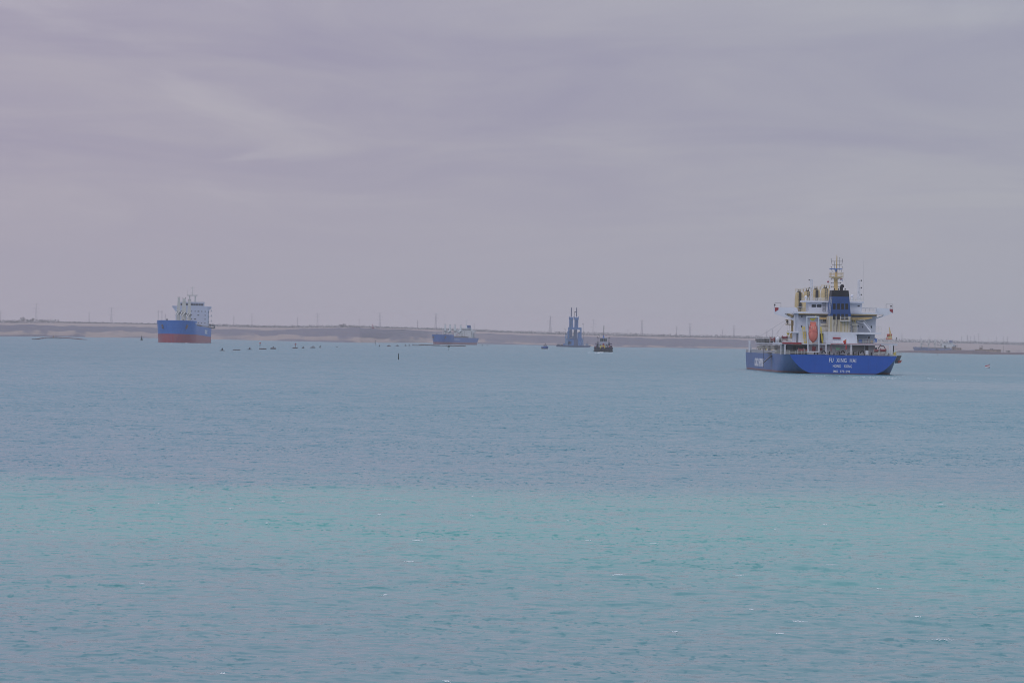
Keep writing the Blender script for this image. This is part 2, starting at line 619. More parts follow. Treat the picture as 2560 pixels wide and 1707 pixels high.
# gusts roughen broad patches; two smooth streaks lie in the ship's wake
mg = t.n('ShaderNodeMapping', Vector=geo.outputs['Position'], Rotation=(0, 0, R(6)), Scale=(0.011, 0.022, 1.0))
gu = t.n('ShaderNodeTexNoise', Vector=mg.outputs[0], Scale=1.0, Detail=4.0, Roughness=0.6)
gust_f = t.math('ADD', 0.55, t.math('MULTIPLY', t.ramp(gu.outputs['Fac'], 0.32, 0.68), 0.85))
yw = t.math('ADD', s.outputs['Y'], t.math('MULTIPLY', t.math('SUBTRACT', gu.outputs['Fac'], 0.5), 120.0))
bandA = t.math('MULTIPLY', t.ramp(yw, 1235.0, 1270.0), t.math('SUBTRACT', 1.0, t.ramp(yw, 1330.0, 1370.0)))
bandB = t.math('MULTIPLY', t.ramp(yw, 780.0, 860.0), t.math('SUBTRACT', 1.0, t.ramp(yw, 960.0, 1020.0)))
slick = t.math('MULTIPLY', t.math('MAXIMUM', bandA, bandB), t.ramp(s.outputs['X'], 40.0, 105.0))
calm = t.math('SUBTRACT', 1.0, t.math('MULTIPLY', slick, 0.75))
grf = t.math('MULTIPLY', t.math('MULTIPLY', grf, gust_f), calm)
face = t.math('MULTIPLY', face, t.math('MULTIPLY', grf, t.math('ADD', 0.62, t.math('MULTIPLY', t.ramp(s.outputs['Y'], 110.0, 300.0), 0.38))))
lean = t.n('ShaderNodeCombineXYZ', X=t.math('MULTIPLY', face, -0.22), Y=t.math('SUBTRACT', t.math('MULTIPLY', face, -1.15), t.math('ADD', 0.035, t.math('MULTIPLY', t.math('MULTIPLY', t.ramp(s.outputs['Y'], 120.0, 500.0), 0.085), calm))), Z=0.0)
ns = t.n('ShaderNodeVectorMath', {'operation': 'ADD'}, _0=ns.outputs[0], _1=lean.outputs[0])
ns = t.n('ShaderNodeVectorMath', {'operation': 'ADD'}, _0=ns.outputs[0], _1=geo.outputs['Normal'])
bump = t.n('ShaderNodeVectorMath', {'operation': 'NORMALIZE'}, _0=ns.outputs[0])
# calm slicks: broad patches of smoother water
sl = t.n('ShaderNodeMapping', Vector=geo.outputs['Position'], Scale=(0.004, 0.012, 1.0))
sn = t.n('ShaderNodeTexNoise', Vector=sl.outputs[0], Scale=1.0, Detail=3.0, Roughness=0.5)
rough = t.math('ADD', t.math('MULTIPLY', t.ramp(s.outputs['Y'], 150.0, 1500.0), 0.12), t.math('ADD', 0.04, t.math('MULTIPLY', sn.outputs['Fac'], 0.10)))
bs = finish(m, t, base, rough, normal=bump.outputs[0], spec=0.42)
bs.inputs['IOR'].default_value = 1.333
me.materials.append(m)
water = bpy.data.objects.new('water', me)
COL.objects.link(water)
tag(water, 'choppy turquoise and blue-grey water of the lake', 'water', kind='structure')

# ------------------------------------------------------------------ haze
mh, th = new_mat('haze_air')
pv = th.n('ShaderNodeVolumePrincipled', Color=(0.80, 0.765, 0.775, 1), Density=0.000057, Anisotropy=0.0)
th.n('ShaderNodeOutputMaterial', Volume=pv.outputs[0])
hz_o = MB().bx(-9000, 9000, -300, 16500, -5, 92).build('haze', mh)
tag(hz_o, 'pale lilac haze lying over the lake and the far shore', 'haze', kind='stuff')
# ------------------------------------------------------------------ paints shared by the ships
WHITE = paint('white_paint', (0.60, 0.635, 0.69), 0.45, dirt=0.18, dirt_col=(0.44, 0.45, 0.46), rust=0.25, streak=0.2)
WHITE2 = paint('white_steel', (0.66, 0.69, 0.745), 0.4, dirt=0.12, streak=0.1)
CREAM = paint('cream_casing', (0.47, 0.46, 0.40), 0.55, dirt=0.45, dirt_col=(0.36, 0.31, 0.20), rust=0.75, streak=0.6, scale=0.7)
m, t = new_mat('stained_casing')
c_ = t.n('ShaderNodeTexCoord')
mp = t.n('ShaderNodeMapping', Vector=c_.outputs['Object'], Scale=(2.6, 2.6, 0.10))
na = t.n('ShaderNodeTexNoise', Vector=mp.outputs[0], Scale=1.0, Detail=4.0, Roughness=0.6)
mp = t.n('ShaderNodeMapping', Vector=c_.outputs['Object'], Scale=(1.3, 1.3, 0.16), Location=(3, 1, 4))
nb = t.n('ShaderNodeTexNoise', Vector=mp.outputs[0], Scale=1.0, Detail=5.0, Roughness=0.6)
bs_ = t.mix(t.ramp(na.outputs['Fac'], .35, .65), (0.50, 0.49, 0.43), (0.40, 0.34, 0.20))
bs_ = t.mix(t.math('MULTIPLY', t.ramp(nb.outputs['Fac'], .50, .68), .85), bs_, (0.10, 0.085, 0.075))
finish(m, t, bs_, .6)
STAINED = m
BUFF = paint('buff_yellow', (0.56, 0.40, 0.17), 0.5, dirt=0.3, rust=0.4, streak=0.3)
CRANEY = paint('crane_cream', (0.66, 0.53, 0.29), 0.5, dirt=0.3, dirt_col=(0.34, 0.27, 0.16), rust=0.4, streak=0.25)
YEL = paint('safety_yellow', (0.62, 0.50, 0.04), 0.5)
REDW = paint('winch_red', (0.17, 0.022, 0.030), 0.55, dirt=0.35)
REDB = paint('bright_red', (0.55, 0.03, 0.03), 0.5, dirt=0.1)
DRED = paint('dark_red', (0.30, 0.03, 0.04), 0.5)
ORNG = paint('lifeboat_orange', (0.50, 0.125, 0.085), 0.45, dirt=0.2, streak=0.1)
BLACK = paint('sooty_black', (0.008, 0.008, 0.011), 0.6)
DARK = paint('dark_iron', (0.04, 0.042, 0.048), 0.6)
GREY = paint('deck_grey', (0.30, 0.31, 0.32), 0.6)
DKGREY = paint('dark_grey', (0.12, 0.125, 0.13), 0.6)
DECKC = paint('deck_paint', (0.11, 0.07, 0.055), 0.7, dirt=0.4)
RAILC = paint('rail_white', (0.62, 0.62, 0.58), 0.5, dirt=0.3, rust=0.4)
GREEN = paint('machine_green', (0.12, 0.32, 0.18), 0.5)
BLUEP = paint('drum_blue', (0.04, 0.13, 0.40), 0.5)
FUNNELB = paint('funnel_blue', (0.020, 0.070, 0.235), 0.5, dirt=0.3, dirt_col=(0.02, 0.04, 0.10), streak=0.3)
LETTER = paint('letter_white', (0.78, 0.79, 0.80), 0.5, dirt=0.15)
GLASS = flat('window_glass', (0.035, 0.045, 0.06), 0.12)
FADEW = paint('faded_white', (0.55, 0.56, 0.58), 0.5, dirt=0.4, rust=0.3)


def part(mb, name, mat, parent, smooth=False, label=None):
    return mb.build(name, mat, parent, smooth, label)


def hull_mesh(hb, ys, zs):
    """sides of a hull from half-breadth function hb(y, z); returns side mesh data, deck outline"""
    mb = MB()
    n, m_ = len(ys), len(zs)
    for side in (-1, 1):
        vs = [(side * hb(y, z), y, z) for y in ys for z in zs]
        fs = []
        for i in range(n - 1):
            for j in range(m_ - 1):
                q = (i * m_ + j, (i + 1) * m_ + j, (i + 1) * m_ + j + 1, i * m_ + j + 1)
                fs.append(q if side > 0 else q[::-1])
        mb.add(vs, fs)
    return mb


def text_aft(x, y, z):
    """matrix for letters on a face looking aft (towards -y)"""
    return Matrix(((1, 0, 0, x), (0, 0, -1, y), (0, 1, 0, z), (0, 0, 0, 1)))


def text_port(x, y, z):
    """matrix for letters on the port side (facing -x), reading towards the stern"""
    return Matrix(((0, 0, -1, x), (-1, 0, 0, y), (0, 1, 0, z), (0, 0, 0, 1)))


# ------------------------------------------------------------------ the near ship, seen from astern
p0 = on_water(2107, 935.4)
S1M = Matrix.Translation((p0.x, p0.y, 0)) @ Matrix.Rotation(R(0.77), 4, 'Z')
S = Frame(S1M, 1840, 620, 4.611)
ship = empty('cargo_ship', S1M, 'blue bulk carrier seen from astern, white bridge block, tall blue funnel and yellow cranes', 'ship')
HZ = 5.3
TZ = [-2.0, -0.6, 0.0, 0.5, 1.2, 2.0, 3.0, 4.2, HZ]
TB = [6.5, 7.6, 8.6, 10.0, 11.4, 12.4, 13.4, 14.4, 15.0]


def hb1(y, z):
    T = float(np.interp(z, TZ, TB))
    u = min(max(z / HZ, 0), 1)
    full = 16.13
    yf = 34 - 19 * u
    s_ = 1 - (1 - min(max(y / yf, 0), 1)) ** 2.1
    b = T + (full - T) * s_
    y1 = 158 + 4 * u
    if y > y1:
        e = min((y - y1) / (26 + 4 * u), 1)
        b = full * math.sqrt(max(1 - e ** 2.0, 0.0))
    return b


ys = [0, 1.5, 3, 5, 7.5, 10, 13, 16, 20, 25, 30, 36, 60, 90, 120, 150, 158, 164, 170, 176, 181, 185, 188, 190, 191.9]
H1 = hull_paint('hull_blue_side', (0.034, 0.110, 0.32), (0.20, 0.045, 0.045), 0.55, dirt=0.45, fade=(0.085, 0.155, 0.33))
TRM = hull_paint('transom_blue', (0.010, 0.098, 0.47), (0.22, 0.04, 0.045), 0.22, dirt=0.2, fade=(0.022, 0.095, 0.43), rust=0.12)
part(hull_mesh(hb1, ys, TZ), 'hull', H1, ship, smooth=True)
mb = MB()
out = [(-b, 0, z) for z, b in zip(TZ, TB)] + [(b, 0, z) for z, b in zip(TZ[::-1], TB[::-1])]
mb.add(out, [tuple(range(len(out)))[::-1]])
part(mb, 'transom', TRM, ship, label='bright blue flat transom with white name letters')
mb = MB()
dk = [(-hb1(y, HZ), y, HZ - 0.03) for y in ys] + [(hb1(y, HZ), y, HZ - 0.03) for y in ys[::-1]]
mb.add(dk, [tuple(range(len(dk)))[::-1]])
part(mb, 'deck', DECKC, ship)
BULW = paint('bulwark_grey', (0.36, 0.37, 0.39), 0.55, dirt=0.5, rust=0.6)
for sd in (-1, 1):
    mb = MB()
    yb = [42 + 6 * i for i in range(20)] + [158, 164, 170, 176, 181, 185, 188, 190]
    for a, b in zip(yb[:-1], yb[1:]):
        xa, xb = sd * (hb1(a, HZ) - 0.02), sd * (hb1(b, HZ) - 0.02)
        mb.add([(xa, a, HZ - .05), (xb, b, HZ - .05), (xb, b, HZ + 0.95), (xa, a, HZ + 0.95),
                (xa - sd * .12, a, HZ - .05), (xb - sd * .12, b, HZ - .05), (xb - sd * .12, b, HZ + 0.95), (xa - sd * .12, a, HZ + 0.95)],
               [(0, 1, 2, 3), (7, 6, 5, 4), (3, 2, 6, 7), (0, 3, 7, 4), (1, 5, 6, 2)])
    part(mb, 'bulwark', BULW, ship)

# name on the transom, company name along the side
for txt, X0, X1, Y0, Y1, gp in (('FU  XING  HAI', 1073, 1385, 1270, 1318, 1.12), ('HONG    KONG', 1117, 1337, 1345, 1378, 1.1), ('IMO  9751298', 1120, 1313, 1408, 1435, 1.1)):
    xa, xb, za, zb = S.rect(X0, Y0, X1, Y1, 0)
    lettering(txt, xb - xa, zb - za, LETTER, ship, text_aft((xa + xb) / 2, -0.012, (za + zb) / 2), gap=gp, bold=0.008)
lettering('COSCO SHIPPING', 37.0, 2.55, LETTER, ship, text_port(-16.145, 103.5, 2.45), gap=1.1, bold=0.03)
mb = MB()
mb.bx(-16.2, -16.13, 84.0, 84.4, 1.0, 6.2)
part(mb, 'pilot_ladder', DARK, ship)
mb = MB()
a = S.p(445, 1235, 60); b = S.p(425, 1292, 60)
mb.poly([(-16.15, 52, HZ + .3), (-16.15, 66, HZ + .3), (-17.6, 66, HZ + .3), (-17.6, 52, HZ + .3)], (0, 0, -0.18))
mb.poly([(-16.2, 50, 4.9), (-16.2, 53, 4.9), (-18.6, 53, 2.7), (-18.6, 50, 2.7)], (0, 1.2, -0.35))
part(mb, 'accommodation_ladder', DKGREY, ship)

# superstructure, tier by tier
def tier(X0, Y0, X1, Y1, yl, depth, name='deckhouse_tier', mat=WHITE, parent=ship):
    o = part(S.box(MB(), X0, Y0, X1, Y1, yl, depth), name, mat, parent)
    return o


def on_wall(par, name, mat, X0, Y0, X1, Y1, yl, proud=0.04):
    return part(S.box(MB(), X0, Y0, X1, Y1, yl - proud, proud + 0.03), name, mat, par)


t1 = tier(835, 1113, 1600, 1232, 9, 24)
on_wall(t1, 'door', DKGREY, 1490, 1126, 1526, 1176, 9)
on_wall(t1, 'recess', GREY, 1345, 1122, 1478, 1200, 9)
on_wall(t1, 'cabinet', REDW, 965, 1150, 996, 1176, 8.6, 0.3)
t1b = tier(560, 1113, 834, 1232, 15, 17, mat=GREY)
on_wall(t1b, 'door', DARK, 575, 1120, 590, 1190, 15)
on_wall(t1b, 'door', DKGREY, 660, 1130, 690, 1200, 15)
sl1 = part(S.box(MB(), 1035, 1096, 1862, 1119, 6.6, 26), 'deck_edge', WHITE2, ship)
part(S.box(MB(), 497, 1095, 1034, 1112, 7.5, 25), 'deck_edge', WHITE2, ship)
part(S.box(MB(), 535, 1086, 755, 1106, 7.0, 0.45), 'pipe_cover', DRED, ship)
t2 = tier(725, 965, 1395, 1097, 9.2, 24)
t2b = tier(1396, 985, 1600, 1096, 16, 16)
on_wall(t2b, 'window', GLASS, 1524, 1020, 1541, 1046, 16)
on_wall(t2, 'doorway', BLACK, 966, 986, 1006, 1092, 9.2)
on_wall(t2, 'doorway', GREY, 694, 985, 724, 1088, 12)
on_wall(t2, 'panel', WHITE2, 1120, 1038, 1300, 1094, 9.2, 0.10)
on_wall(t2, 'rescue_sled', DRED, 1116, 1029, 1206, 1047, 9.0, 0.3)
part(S.box(MB(), 1380, 972, 1676, 995, 8.5, 24), 'deck_edge', WHITE2, ship)
part(S.box(MB(), 655, 962, 726, 976, 9.5, 22), 'deck_edge', WHITE2, ship)
t3 = tier(715, 748, 1612, 972, 19, 13, mat=paint('white_shade', (0.45, 0.49, 0.56), 0.5, dirt=0.3, rust=0.2))  # duller bluish copy of the white: shade on the recessed wall painted in
for (X0, Y0, X1, Y1) in ((751, 770, 767, 797), (750, 890, 764, 916), (1005, 828, 1020, 850), (1028, 828, 1042, 850), (1340, 828, 1354, 850),
                         (1362, 828, 1374, 850), (1553, 897, 1569, 923), (1448, 770, 1460, 784), (1455, 900, 1466, 920), (1405, 895, 1416, 908)):
    on_wall(t3, 'window', GLASS, X0, Y0, X1, Y1, 19)
on_wall(t3, 'beam_and_shade_band', DKGREY, 722, 757, 1062, 784, 18.5, 0.5)  # dark strip standing in for the shade under the bridge deck
on_wall(t3, 'beam_and_shade_band', DKGREY, 1326, 766, 1615, 784, 18.5, 0.5)  # same painted under-deck shade, starboard half
on_wall(t3, 'beam_and_shade_band', BUFF, 722, 752, 1062, 768, 17.6, 0.3)
on_wall(t3, 'beam_and_shade_band', BUFF, 1326, 762, 1620, 777, 17.6, 0.3)
part(S.box(MB(), 700, 735, 1062, 756, 17, 16), 'bridge_deck', WHITE2, ship)
part(S.box(MB(), 1318, 744, 1634, 762, 17, 16), 'bridge_deck', WHITE2, ship)
# provision rails (yellow travelling beams)
mb = MB(); S.box(mb, 960, 797, 1058, 824, 17.5, 0.8); part(mb, 'monorail_beam', BUFF, ship)
mb = MB(); q = [S.p(1330, 800, 17.5), S.p(1572, 796, 17.5), S.p(1570, 812, 17.5), S.p(1475, 830, 17.5), S.p(1330, 830, 17.5)]
mb.poly(q, (0, 0.8, 0)); part(mb, 'monorail_beam', BUFF, ship)
# bridge wings
def wing(outer, hole, red, endX):
    mb = MB()
    n = len(outer)
    q = [S.p(x, y, 29) for x, y in outer]
    h_ = [S.p(x, y, 29) for x, y in hole]
    allv = q + h_
    tri = tessellate_polygon([q, h_])
    nv = len(allv)
    mb.add(allv + [p + Vector((0, .5, 0)) for p in allv], [tuple(f) for f in tri] + [tuple(i + nv for i in f)[::-1] for f in tri]
           + [(i, (i + 1) % n, nv + (i + 1) % n, nv + i) for i in range(n)]
           + [(n + i, n + (i + 1) % len(h_), nv + n + (i + 1) % len(h_), nv + n + i) for i in range(len(h_))])
    w_ = part(mb, 'bridge_wing', WHITE2, ship)
    mb = MB()
    mb.poly([S.p(x, y, 28.97) for x, y in red], (0, 0.02, 0))
    part(mb, 'red_end_mark', DRED, w_)
    return w_


HOLES = ([(565, 756), (650, 757), (663, 768), (662, 800), (640, 803)], [(1622, 768), (1697, 767), (1692, 781), (1622, 803)])
wl = wing([(445, 683), (690, 683), (716, 706), (716, 970), (668, 970), (668, 836), (560, 797), (440, 756)], HOLES[0], [(447, 686), (491, 686), (489, 712), (449, 736)], 445)
wl2 = wing([(1612, 690), (1811, 702), (1813, 750), (1705, 789), (1612, 822)], HOLES[1], [(1770, 703), (1809, 704), (1809, 750), (1772, 727)], 1811)
for par, q in zip((wl, wl2), HOLES):
    mb = MB(); pts = [S.p(x, y, 28.93) for x, y in q]; mb.path(pts + [pts[0]], 0.07, 4)
    part(mb, 'rim', DKGREY, par)
for X0, X1, Y in ((445, 690, 683), (1620, 1811, 697)):
    a, b = S.p(X0, Y, 29.2), S.p(X1, Y, 29.2)
    mb = MB(); mb.bx(a.x, b.x, 29.5, 32.6, a.z - 1.25, a.z - 1.1); mb.bx(a.x, b.x, 32.4, 32.6, a.z - 1.2, a.z)
    part(mb, 'wing_deck', WHITE2, ship)
for X0, X1, Yt, Xl in ((447, 518, 633, 447), (1730, 1807, 648, 1787)):
    mb = MB(); mb.path([S.p(X0, Yt + 52, 30), S.p(X0, Yt, 30), S.p(X1, Yt, 30), S.p(X1, Yt + 52, 30)], 0.05, 4)
    part(mb, 'awning_frame', DKGREY, ship)
    mb = MB(); c = S.p(Xl, Yt + 22, 30); mb.ball(c, 0.24, 8, 5); mb.tube(c, c - Vector((0, 0, 0.9)), 0.07)
    part(mb, 'searchlight', BLACK, ship)
# wheelhouse
wh = tier(835, 616, 1452, 744, 23, 9, 'wheelhouse')
part(S.box(MB(), 775, 611, 1476, 629, 22, 11), 'roof_deck', WHITE2, ship)
for q in ((872, 650, 922, 683), (932, 650, 985, 683), (1402, 662, 1426, 676)):
    on_wall(wh, 'window', GLASS, *q, 23)
mb = MB(); mb.ladder(S.p(1015, 732, 22.9), S.p(1015, 622, 22.9), (0.36, 0, 0), 0.35, 0.06); part(mb, 'ladder', DKGREY, wh)
for X0, X1, Y in ((705, 838, 722), (1450, 1622, 732)):
    mb = MB(); a, b = S.p(X0, Y, 20), S.p(X1, Y, 20); mb.rail([a, b], 0.95, 1.1, 0.05)
    part(mb, 'railing', GREY, ship)
    part(S.box(MB(), X0, Y - 42, X1, Y - 36, 28, 0.3), 'wind_screen', WHITE2, ship)
a, b = S.p(790, 611, 22.2), S.p(1062, 611, 22.2)
for pts in ([a, b], [S.p(1316, 611, 22.2), S.p(1474, 611, 22.2)], [a + Vector((0, 10, 0)), b + Vector((0, 10, 0))]):
    part(MB().rail(pts, 1.0, 0.9, 0.04), 'railing', RAILC, ship)
for X, Y in ((900, 605), (925, 590), (948, 598), (965, 580), (1380, 590), (1398, 570)):
    mb = MB(); c = S.p(X, Y, 26); mb.tube((c.x, 26, c.z - 1.2), c, 0.06); mb.ball(c, 0.16, 6, 4)
    part(mb, 'antenna', RAILC, ship)
for X, Y, r in ((805, 566, 17), (1336, 551, 18)):
    c = S.p(X, Y, 25); mb = MB(); mb.ball(c, r * 0.0247, 12, 8); mb.lathe([(0.22, -1.4), (0.18, -0.3)], 8, c)
    part(mb, 'radome', WHITE2, ship, smooth=True)
for Xc, Yt, Yb, sd in ((872, 360, 610, -1), (1417, 366, 600, 1)):
    a, b = S.p(Xc, Yb, 25), S.p(Xc, Yt, 25)
    mb = MB(); mb.lattice(a, b, 0.34, 0.28, 9, 0.055); mb.tube(a + Vector((-1.1, 0, 0)), a.lerp(b, .45), 0.04); mb.tube(a + Vector((0, -1, 0)), a.lerp(b, .45), 0.04)
    am = part(mb, 'signal_mast', WHITE2, ship)
    for fr in (0.96, 0.6, 0.26):
        c = a.lerp(b, fr) + Vector((sd * 0.72, 0, 0)); mb = MB(); mb.tube(a.lerp(b, fr), c, 0.035); mb.lathe([(0.13, -0.16), (0.13, 0.2)], 8, c)
        part(mb, 'lamp', BLACK, am)
mb = MB(); mb.tube(S.p(1466, 600, 25), S.p(1470, 145, 25), 0.03, 0.012, n=4); part(mb, 'whip_antenna', GREY, ship)
# main mast
ym = 28.5
mb = MB(); a, b = S.p(1150, 610, ym), S.p(1150, 338, ym)
mb.frustum((a.x - .58, a.x + .58, ym - .5, ym + .5), a.z, (b.x - .5, b.x + .5, ym - .45, ym + .45), b.z)
mast = part(mb, 'mast', BUFF, ship)
mb = MB(); c = S.p(1154, 337, ym)
mb.lathe([(0.55, -0.5), (2.05, 0.0), (2.1, 0.16)], 10, c); part(mb, 'platform', CRANEY, mast)
mb = MB(); pts = [c + Vector((2.05 * math.cos(k * math.pi / 4), 2.05 * math.sin(k * math.pi / 4), 0.16)) for k in range(9)]
mb.rail(pts, 1.2, 0.8, 0.045); part(mb, 'railing', CRANEY, mast)
mb = MB(); b1_ = S.p(1158, 250, ym); b2_ = S.p(1163, 120, ym); b3_ = S.p(1163, 78, ym)
mb.tube(c, b1_, 0.40, 0.30, 8); mb.tube(b1_, b2_, 0.17, 0.13, 6); mb.tube(b2_, b3_, 0.10, 0.06, 6); mb.lathe([(0.13, -.1), (0.15, .45)], 6, b2_)
part(mb, 'topmast', BUFF, mast)
mb = MB()
for X0, X1, Y in ((1095, 1230, 153), (1108, 1220, 192)):
    mb.tube(S.p(X0, Y, ym), S.p(X1, Y, ym), 0.06)
for X0, Y0, X1, Y1 in ((1133, 153, 1136, 262), (1191, 153, 1191, 262), (1098, 130, 1098, 153), (1228, 130, 1228, 153), (1196, 116, 1196, 153), (1100, 153, 1108, 192), (1228, 153, 1220, 192),
                       (1098, 218, 1100, 243), (1224, 216, 1224, 243), (1100, 243, 1112, 275), (1224, 243, 1214, 275)):
    mb.tube(S.p(X0, Y0, ym), S.p(X1, Y1, ym), 0.05)
for X, Y in ((1098, 128), (1228, 130), (1098, 216), (1224, 214), (1196, 116)):
    mb.ball(S.p(X, Y, ym), 0.12, 6, 4)
part(mb, 'yard', DKGREY, mast)
mb = MB(); S.box(mb, 1078, 238, 1226, 248, ym - .8, 0.3); mb.tube(S.p(1152, 243, ym - .7), S.p(1152, 275, ym - .7), 0.2); part(mb, 'radar_scanner', BLUEP, mast)
mb = MB()
for Y in (360, 403, 447):
    mb.tube(S.p(1097, Y, ym), S.p(1205, Y, ym), 0.06)
    for X in (1097, 1205):
        mb.lathe([(0.1, -.2), (0.1, .2)], 6, S.p(X, Y, ym))
part(mb, 'lamp_bracket', DKGREY, mast)


def flag(X, Y, yl, pts, mat, par, name='flag', wave=0.08):
    q = [S.p(a, b, yl) for a, b in pts]
    for i, p in enumerate(q):
        p.y += wave * (-1) ** i
    mb = MB(); mb.poly(q, (0, 0.02, 0))
    return part(mb, name, mat, par)


flag(0, 0, 27, [(1062, 370), (1072, 392), (1062, 406), (1049, 392)], DRED, mast)
fl = flag(0, 0, 27, [(1198, 358), (1236, 348), (1232, 366), (1222, 372), (1204, 374)], paint('flag_white', (0.6, 0.6, 0.63), .7), mast)
flag(0, 0, 26.9, [(1198, 364), (1228, 372), (1230, 383), (1216, 374)], BLUEP, mast)
flag(0, 0, 26.9, [(1200, 357), (1236, 347), (1235, 354), (1200, 364)], DRED, mast)
mb = MB(); mb.tube(S.p(1240, 345, ym), S.p(1318, 480, 14), 0.02, n=3); mb.tube(S.p(1068, 340, ym), S.p(1078, 610, 24), 0.02, n=3); mb.tube(S.p(1085, 340, ym), S.p(1040, 610, 24), 0.02, n=3)
part(mb, 'halyard', GREY, mast)

# funnel
yf = 11.0
fun = empty('funnel'); fun.parent = ship
def fun_band(Ya, Yb, Xa, Xb, mat, name='funnel_band'):
    a = [S.p(Xa[0], Ya, yf), S.p(Xa[1], Ya, yf)]; b = [S.p(Xb[0], Yb, yf), S.p(Xb[1], Yb, yf)]
    za, zb = (a[0].z + a[1].z) / 2, (b[0].z + b[1].z) / 2
    mb = MB(); mb.frustum((b[0].x, b[1].x, yf, yf + 8 - (zb - 12) * 0.02), zb, (a[0].x, a[1].x, yf, yf + 8 - (za - 12) * 0.02), za)
    return part(mb, name, mat, fun)


fun_band(488, 560, (1108, 1298), (1100, 1306), BLACK)
fun_band(560, 786, (1100, 1306), (1078, 1324), FUNNELB)
cas = fun_band(786, 968, (1066, 1328), (1066, 1330), STAINED, 'casing')
for Xs in ((1117, 1148), (1165, 1197), (1213, 1245), (1260, 1292)):
    for Y0, Y1 in ((640, 706), (760, 826)):
        mb = MB(); S.box(mb, Xs[0], Y0, Xs[1], Y1, yf - 0.05, 0.5)
        lv = part(mb, 'louver', BLACK, fun)
mb = MB(); mb.rail([S.p(1205, 840, yf - .9), S.p(1306, 842, yf - .9)], 1.25, 1.1, 0.055); S.box(mb, 1203, 838, 1308, 845, yf - 1.0, 1.0); part(mb, 'balcony', FADEW, fun)
mb = MB(); mb.ladder(S.p(1320, 1000, yf - .15), S.p(1316, 825, yf - .15), (0.18, 0, 0), 0.4, 0.05); part(mb, 'ladder', FADEW, fun)
mb = MB(); mb.ladder(S.p(1076, 760, yf - .1), S.p(1098, 570, yf - .1), (0.2, 0, 0), 0.6, 0.06); part(mb, 'ladder', FADEW, fun)
mb = MB(); c0 = S.p(1214, 490, yf + 3); c1 = S.p(1214, 450, yf + 3); c2 = S.p(1222, 440, yf + 3)
mb.tube(c0, c1, 0.47, n=10); mb.ball(c2, 0.52, 10, 8); mb.tube(c2, c2 + Vector((0.1, -0.55, 0.0)), 0.5, n=10)
part(mb, 'exhaust_pipe', BLACK, fun)
for X in (1133, 1181, 1257):
    c = S.p(X, 486, yf + 2); mb = MB(); mb.tube(c, c + Vector((0, 0, 0.35)), 0.13); mb.tube(c + Vector((0, 0, .35)), c + Vector((.05, -.3, 0.42)), 0.14)
    part(mb, 'exhaust_pipe', BLACK, fun)
# soot and rust streaks are in the casing paint; mushroom vents either side
for X0, X1 in ((980, 1066), (1338, 1402)):
    mb = MB(); a, b, c, d = S.rect(X0, 870, X1, 896, 14); mb.bx(a, b, 14, 14 + (b - a), c, d)
    a, b, c2_, d2 = S.rect(X0 + 9, 896, X1 - 10, 968, 14.2); mb.bx(a, b, 14.2, 14.2 + (b - a), c2_ - .3, c + .02)
    part(mb, 'ventilator', CREAM, ship)
    mb = MB(); mb.rail([S.p(X0 + 4, 966, 13.6), S.p(X1 - 2, 966, 13.6)], 1.1, 0.8, 0.04); part(mb, 'railing', RAILC, ship)
mb = MB()
for X in (1348, 1362, 1378):
    mb.tube(S.p(X, 870, 13.8), S.p(X, 832, 13.8), 0.05, n=4)
part(mb, 'stanchion', YEL, ship)
# stairs
mb = MB(); a, b = S.p(1470, 862, 17.5), S.p(1556, 972, 17.5)
mb.ladder(a, b, (0, 0.45, 0), 0.35, 0.1); mb.tube(a + Vector((0, 0, .95)), b + Vector((0, 0, .95)), 0.06); mb.tube(S.p(1400, 855, 17.5), a, 0.1); mb.tube(S.p(1395, 838, 17.5), a + Vector((0, 0, .95)), 0.06)
mb.poly([a + Vector((0, -.05, .5)), a + Vector((0, -.05, -.2)), b + Vector((0, -.05, -.2)), b + Vector((0, -.05, .5))], (0, .06, 0))
part(mb, 'stairway', WHITE2, ship)
for (Xa, Ya, Xb, Yb, mt, wd) in ((800, 1096, 778, 905, YEL, .3), (998, 1098, 976, 908, YEL, .12)):
    mb = MB(); mb.ladder(S.p(Xa, Ya, 7.5), S.p(Xb, Yb, 8.8), (wd, 0, 0), 0.35, 0.10)
    part(mb, 'stairway', mt, ship)
mb = MB(); mb.ladder(S.p(672, 1085, 11), S.p(688, 990, 14), (.4, 0, 0), 0.4, 0.06); part(mb, 'stairway', FADEW, ship)
# deck railings
part(MB().rail([S.p(1400, 1095, 6), S.p(1858, 1097, 6)], 1.05, 1.5, 0.05), 'railing', RAILC, ship)
part(MB().rail([S.p(1610, 972, 9), S.p(1674, 973, 9)], 1.5, 0.9, 0.045), 'railing', RAILC, ship)
part(MB().rail([S.p(620, 1226, 0.5), S.p(822, 1228, 0.5)], 1.1, 1.5, 0.055), 'railing', RAILC, ship)
part(MB().rail([S.p(1590, 1238, 0.5), S.p(1852, 1246, 0.5)], 1.1, 1.3, 0.055), 'railing', RAILC, ship)
part(MB().rail([(-15.0, 1, HZ), (-16.0, 14, HZ), (-16.1, 41, HZ)], 1.1, 1.6, 0.05), 'railing', RAILC, ship)
part(MB().rail([(15.0, 1, HZ), (16.0, 14, HZ), (16.1, 41, HZ)], 1.1, 1.6, 0.05), 'railing', RAILC, ship)
part(MB().rail([S.p(490, 1094, 9), S.p(640, 1094, 9)], 1.1, 1.2, 0.05), 'railing', RAILC, ship)
